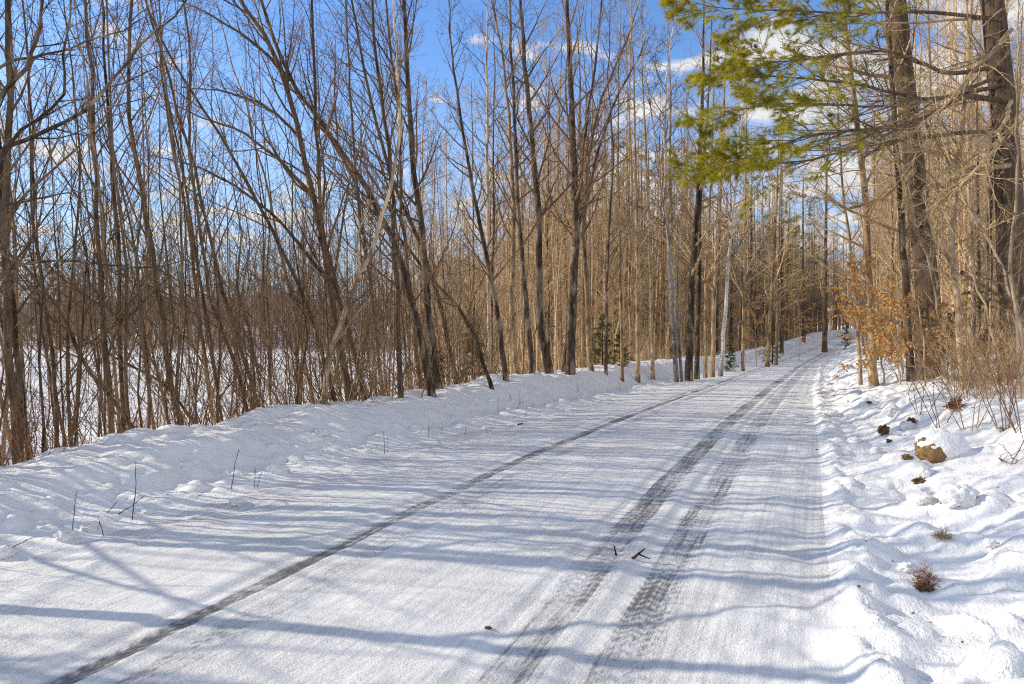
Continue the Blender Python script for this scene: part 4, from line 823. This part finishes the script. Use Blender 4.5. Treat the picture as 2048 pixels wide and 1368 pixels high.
for l, a, b, d_ in TW: stick(l, a, b, d_, 'twig', fork=((b[0] + 9, b[1] + 3) if 'forked' in l else None), group='twigs sticking out of the left snow bank')
stick('y-shaped dead branch lying across the right wheel track', (1266, 1118), (1290, 1098), .020, 'fallen_branch', fork=(1300, 1119))
stick('short dark stick beside the y-shaped branch in the wheel track', (1232, 1111), (1229, 1092), .016, 'fallen_branch')
stick('small dark stick at the right edge of the road below the stone', (1634, 900), (1653, 903), .022, 'fallen_branch')
stick('curved dark stick on a snow lump beside the round snow ball', (1697, 803), (1712, 815), .03, 'fallen_branch')
stick('thin stalk bent over the lumpy snow left of the stone', (1746, 908), (1756, 940), .006, 'fallen_branch')
stick('small dark chip at the snow bank edge of the road', (1036, 850), (1046, 847), .03, 'fallen_branch')
stick('thin branch leaning out of the snow under the beech leaves', (1765, 768), (1786, 744), .02, 'fallen_branch')
def blob(name, label, cat, px, py, wpx, mat, hgt=.7, seed=1, rough=.25, sink=.35, group=None, freq=2.2, build=True, lift=0):
    """an uneven rounded body sitting in the snow at a photo pixel"""
    x, y, z = hit(px, py); r = wpx * y / F / 2; nu, nv = 40, 24
    u = np.linspace(0, 2 * math.pi, nu, endpoint=False); v = np.linspace(0, math.pi, nv); U, Vv = np.meshgrid(u, v)
    D = np.stack([np.cos(U) * np.sin(Vv), np.sin(U) * np.sin(Vv), np.cos(Vv)], -1)
    n1 = fbm(D[..., 0] * freq + 7 * seed, D[..., 1] * freq + D[..., 2] * freq * 1.3, seed, 4) * sst(np.sin(Vv), 0, .4)
    P = D * (1 + rough * n1[..., None]) * r * np.array([1, .9, hgt]); i = np.arange(nv - 1)[:, None] * nu + np.arange(nu)[None]; j = np.arange(nv - 1)[:, None] * nu + (np.arange(nu)[None] + 1) % nu
    me = make_mesh(name, P.reshape(-1, 3), np.stack([i, i + nu, j + nu, j], -1).reshape(-1, 4))
    o = link(name, me, mat, None, (x, y, z + r * hgt * (1 - 2 * sink) + lift)); return tag(o, label, cat, group), r, P
# the stone with its cap of snow
st, r, P = blob('stone', 'brown stone with a thick cap of snow, largest on the right verge', 'stone', 1868, 920, 72, STONE, .85, 5, .22, .22, freq=1.6)
capd = np.array([.66, .42, .50]); capd /= np.linalg.norm(capd); Pc = P * 1.22 + np.array([.30, .06, .16]) * r + capd * r * .10 + fbm(P[..., 0] * 30, P[..., 2] * 30, 8, 3)[..., None] * r * .03; nu, nv = 40, 24
i = np.arange(nv - 1)[:, None] * nu + np.arange(nu)[None]; j = np.arange(nv - 1)[:, None] * nu + (np.arange(nu)[None] + 1) % nu
Pc = Pc * np.array([1.08, 1.0, .98]); link('snow_cap', make_mesh('snow_cap', Pc.reshape(-1, 3), np.stack([i, i + nu, j + nu, j], -1).reshape(-1, 4)), SNOW, st)
LUMPS = [
 ('round snow ball by the right road edge near a curved stick', 1667, 832, 24), ('large snow lump right of the round snow ball on the verge', 1784, 825, 36), ('snow lump with soil on its right side, up the verge from the stone', 1815, 856, 30),
 ('snow lump below the stone on the verge', 1848, 948, 34), ('flat-topped snow lump with bark on it left of the stone', 1710, 885, 26), ('snow lump right of the dark clod at the verge', 1752, 905, 24),
 ('big smooth snow lump lowest on the verge below the stone', 1842, 1000, 56), ('broad snow lump at right above the rusty tuft', 1915, 1000, 70), ('snow clump beside the rusty tuft, on its left', 1815, 1140, 36), ('small snow chunk right of the dead grass clod', 1980, 1090, 26),
 ('snow chunk at the bank foot directly below the second tall twig', 132, 1078, 40), ('snow chunk at the bank foot between the crooked twig and the chunk left of it', 180, 1058, 34), ('snow chunk cut off by the left edge of the photo', 6, 1112, 40),
 ('square snow block beside the pair of twigs in the left bank', 556, 944, 44), ('snow chunk high on the left bank, above the loose chunks', 640, 868, 34), ('snow chunk right of the tallest twig at the bank foot', 295, 1025, 24),
 ('flat snow chunk at the road edge below the twig pair', 474, 1008, 30), ('snow chunk at the bank foot in front of the thin stems', 735, 905, 20), ('small snow chunk at the bank foot near the forked sprig', 970, 860, 16), ('snow chunk on the bank below the tall stem', 1062, 822, 16)]
for k, (l, px, py, wd) in enumerate(LUMPS): blob('snow_lump', l, 'snow lump', px, py, wd, SNOW, .72, 20 + k, .38, .40, freq=2.6, group='lumps of snow thrown up by the plough')
CLODS = [
 ('tall dark clod of soil standing in the verge snow left of the stone', 1767, 868, 17, 1.2, DIRT), ('dark soil patch on the snow lump above the stone', 1824, 848, 13, 1.3, DIRT), 
 ('small dark clod just below the tall one', 1778, 884, 10, .7, DIRT), ('flat clod of dead grass left of the stone', 1813, 919, 18, .5, STRAW), ('crumbly brown clod below the stone', 1838, 966, 20, .7, DIRT),
 ('brown clod on the verge under the broad snow lump', 1886, 1007, 12, 1., DIRT), ('dark scrap of bark on the snow above the tall clod', 1739, 808, 9, .5, DIRT),
 ('black pebble on the snow between the wheel tracks', 976, 1257, 11, .5, DIRT), ('dark soil clod at the base of the rusty tuft', 1848, 1178, 30, .5, DIRT)]
for k, (l, px, py, wd, hg, mt) in enumerate(CLODS): blob('clod' if 'pebble' not in l else 'pebble', l, 'clod' if 'pebble' not in l else 'pebble', px, py, wd * 1.05, mt, hg, 60 + k, .9, .32, freq=3.2, group=None)
def tuft(name, label, px, py, wpx, n, mat, seed, hgt=1., leaf=False):
    """a heap of needles, grass blades or dead leaves"""
    g = np.random.default_rng(seed); x, y, z = hit(px, py); r = wpx * y / F / 2; mb = MB()
    a = g.uniform(0, 6.28, n); q = np.sqrt(g.random(n)); c = np.stack([np.cos(a) * q * r * .8, np.sin(a) * q * r * .7, g.random(n) * r * hgt * 1.5 * (1.05 - q)], -1)
    D = unit(g.normal(0, 1, (n, 3)) * [1, 1, .7] + [.1, 0, .5]); L = r * (g.uniform(.35, .8, n) if not leaf else g.uniform(.18, .34, n)); s = unit(np.cross(D, g.normal(size=(n, 3)))) * (L[:, None] * (.32 if leaf else .028))
    V = np.stack([c, c + D * L[:, None] * .5 + s, c + D * L[:, None], c + D * L[:, None] * .5 - s], 1); k = np.arange(n)[:, None] * 4
    mb.add(V, T=np.concatenate([k + [0, 1, 2], k + [0, 2, 3]])); o = mb.build(name, mat, smooth=False); o.location = (x, y, z); return tag(o, label, 'plant litter')
tuft('needle_tuft', 'rust-red tuft of dead needles upright in the snow, nearest on the verge', 1849, 1166, 50, 480, RUST, 81, 1.2)
tuft('grass_clod', 'brown clod of dead grass on the verge above the rusty tuft', 1887, 1080, 38, 420, STRAW, 82, .9)
tuft('leaf_pile', 'pile of dark brown leaves caught in the twigs on the verge', 1912, 818, 46, 260, RUST, 83, 1.0, True)
tuft('leaf_pile', 'small heap of bright orange leaves under the brush at right', 2006, 862, 26, 120, RUST, 84, .8, True)
tuft('leaf_pile', 'orange leaves lying on the far road edge by the bend', 1699, 680, 14, 60, LEAF, 85, .5, True)
def litter(name, n, seed, mat, s0, s1, y0, y1, side, sz):
    g = np.random.default_rng(seed); y = y0 * (y1 / y0) ** g.random(n); s = s0 + (s1 - s0) * g.random(n); x = cxf(y) + side * (hwf(y) + s) / cof(y); z = surf(x, y) + .004
    C = np.stack([x, y, z], -1); a = g.uniform(0, 6.28, n); D = np.stack([np.cos(a), np.sin(a), g.normal(.1, .25, n)], -1); L = g.uniform(.3, 1, n)[:, None] * sz * (.6 + y[:, None] / 12); q = unit(np.cross(D, [0, 0, 1]) + g.normal(0, .25, (n, 3))) * L * g.uniform(.12, .4, (n, 1))
    mb = MB(); mb.add(np.stack([C - D * L * .5, C + q, C + D * L * .5, C - q], 1), np.arange(n * 4).reshape(-1, 4)); return tag(mb.build(name, mat, smooth=False), kind='stuff')
litter('leaf_litter', 260, 91, DIRT, .1, 4.5, 3.0, 22, 1, .035); litter('leaf_litter', 120, 92, RUST, .8, 5.0, 5, 20, 1, .05); litter('leaf_litter', 130, 93, DIRT, .15, 1.3, 3.6, 26, -1, .022)
litter('leaf_litter', 90, 94, DIRT, -4.2, 0, 2.4, 20, 1, .014)
# fallen logs in the brush on the right
for l, a, b, dia, d in [('fallen orange-brown log leaning up to the right behind the brush', (1935, 705), (1995, 640), 10, 13.5), ('broken pale limb hanging across in the brush by the right pine', (1950, 560), (2000, 590), 8, 14),
                        ('long fallen log low in the brush at the right edge', (1990, 790), (2060, 720), 11, 11.5), ('second broken limb, below the hanging pale one', (1955, 590), (1990, 600), 7, 13.6)]:
    p, q = W(*a, d), W(*b, d + .4); c = curve([p - (q - p) * .5, p, q, q + (q - p) * .25], 9, .02); mb = MB(); mb.tubes(c, dia * d / F / 2 * np.linspace(1.05, .75, 9), 9)
    o = mb.build('fallen_log', MB_['tan'], None, tuple(p)); tag(o, l, 'log')
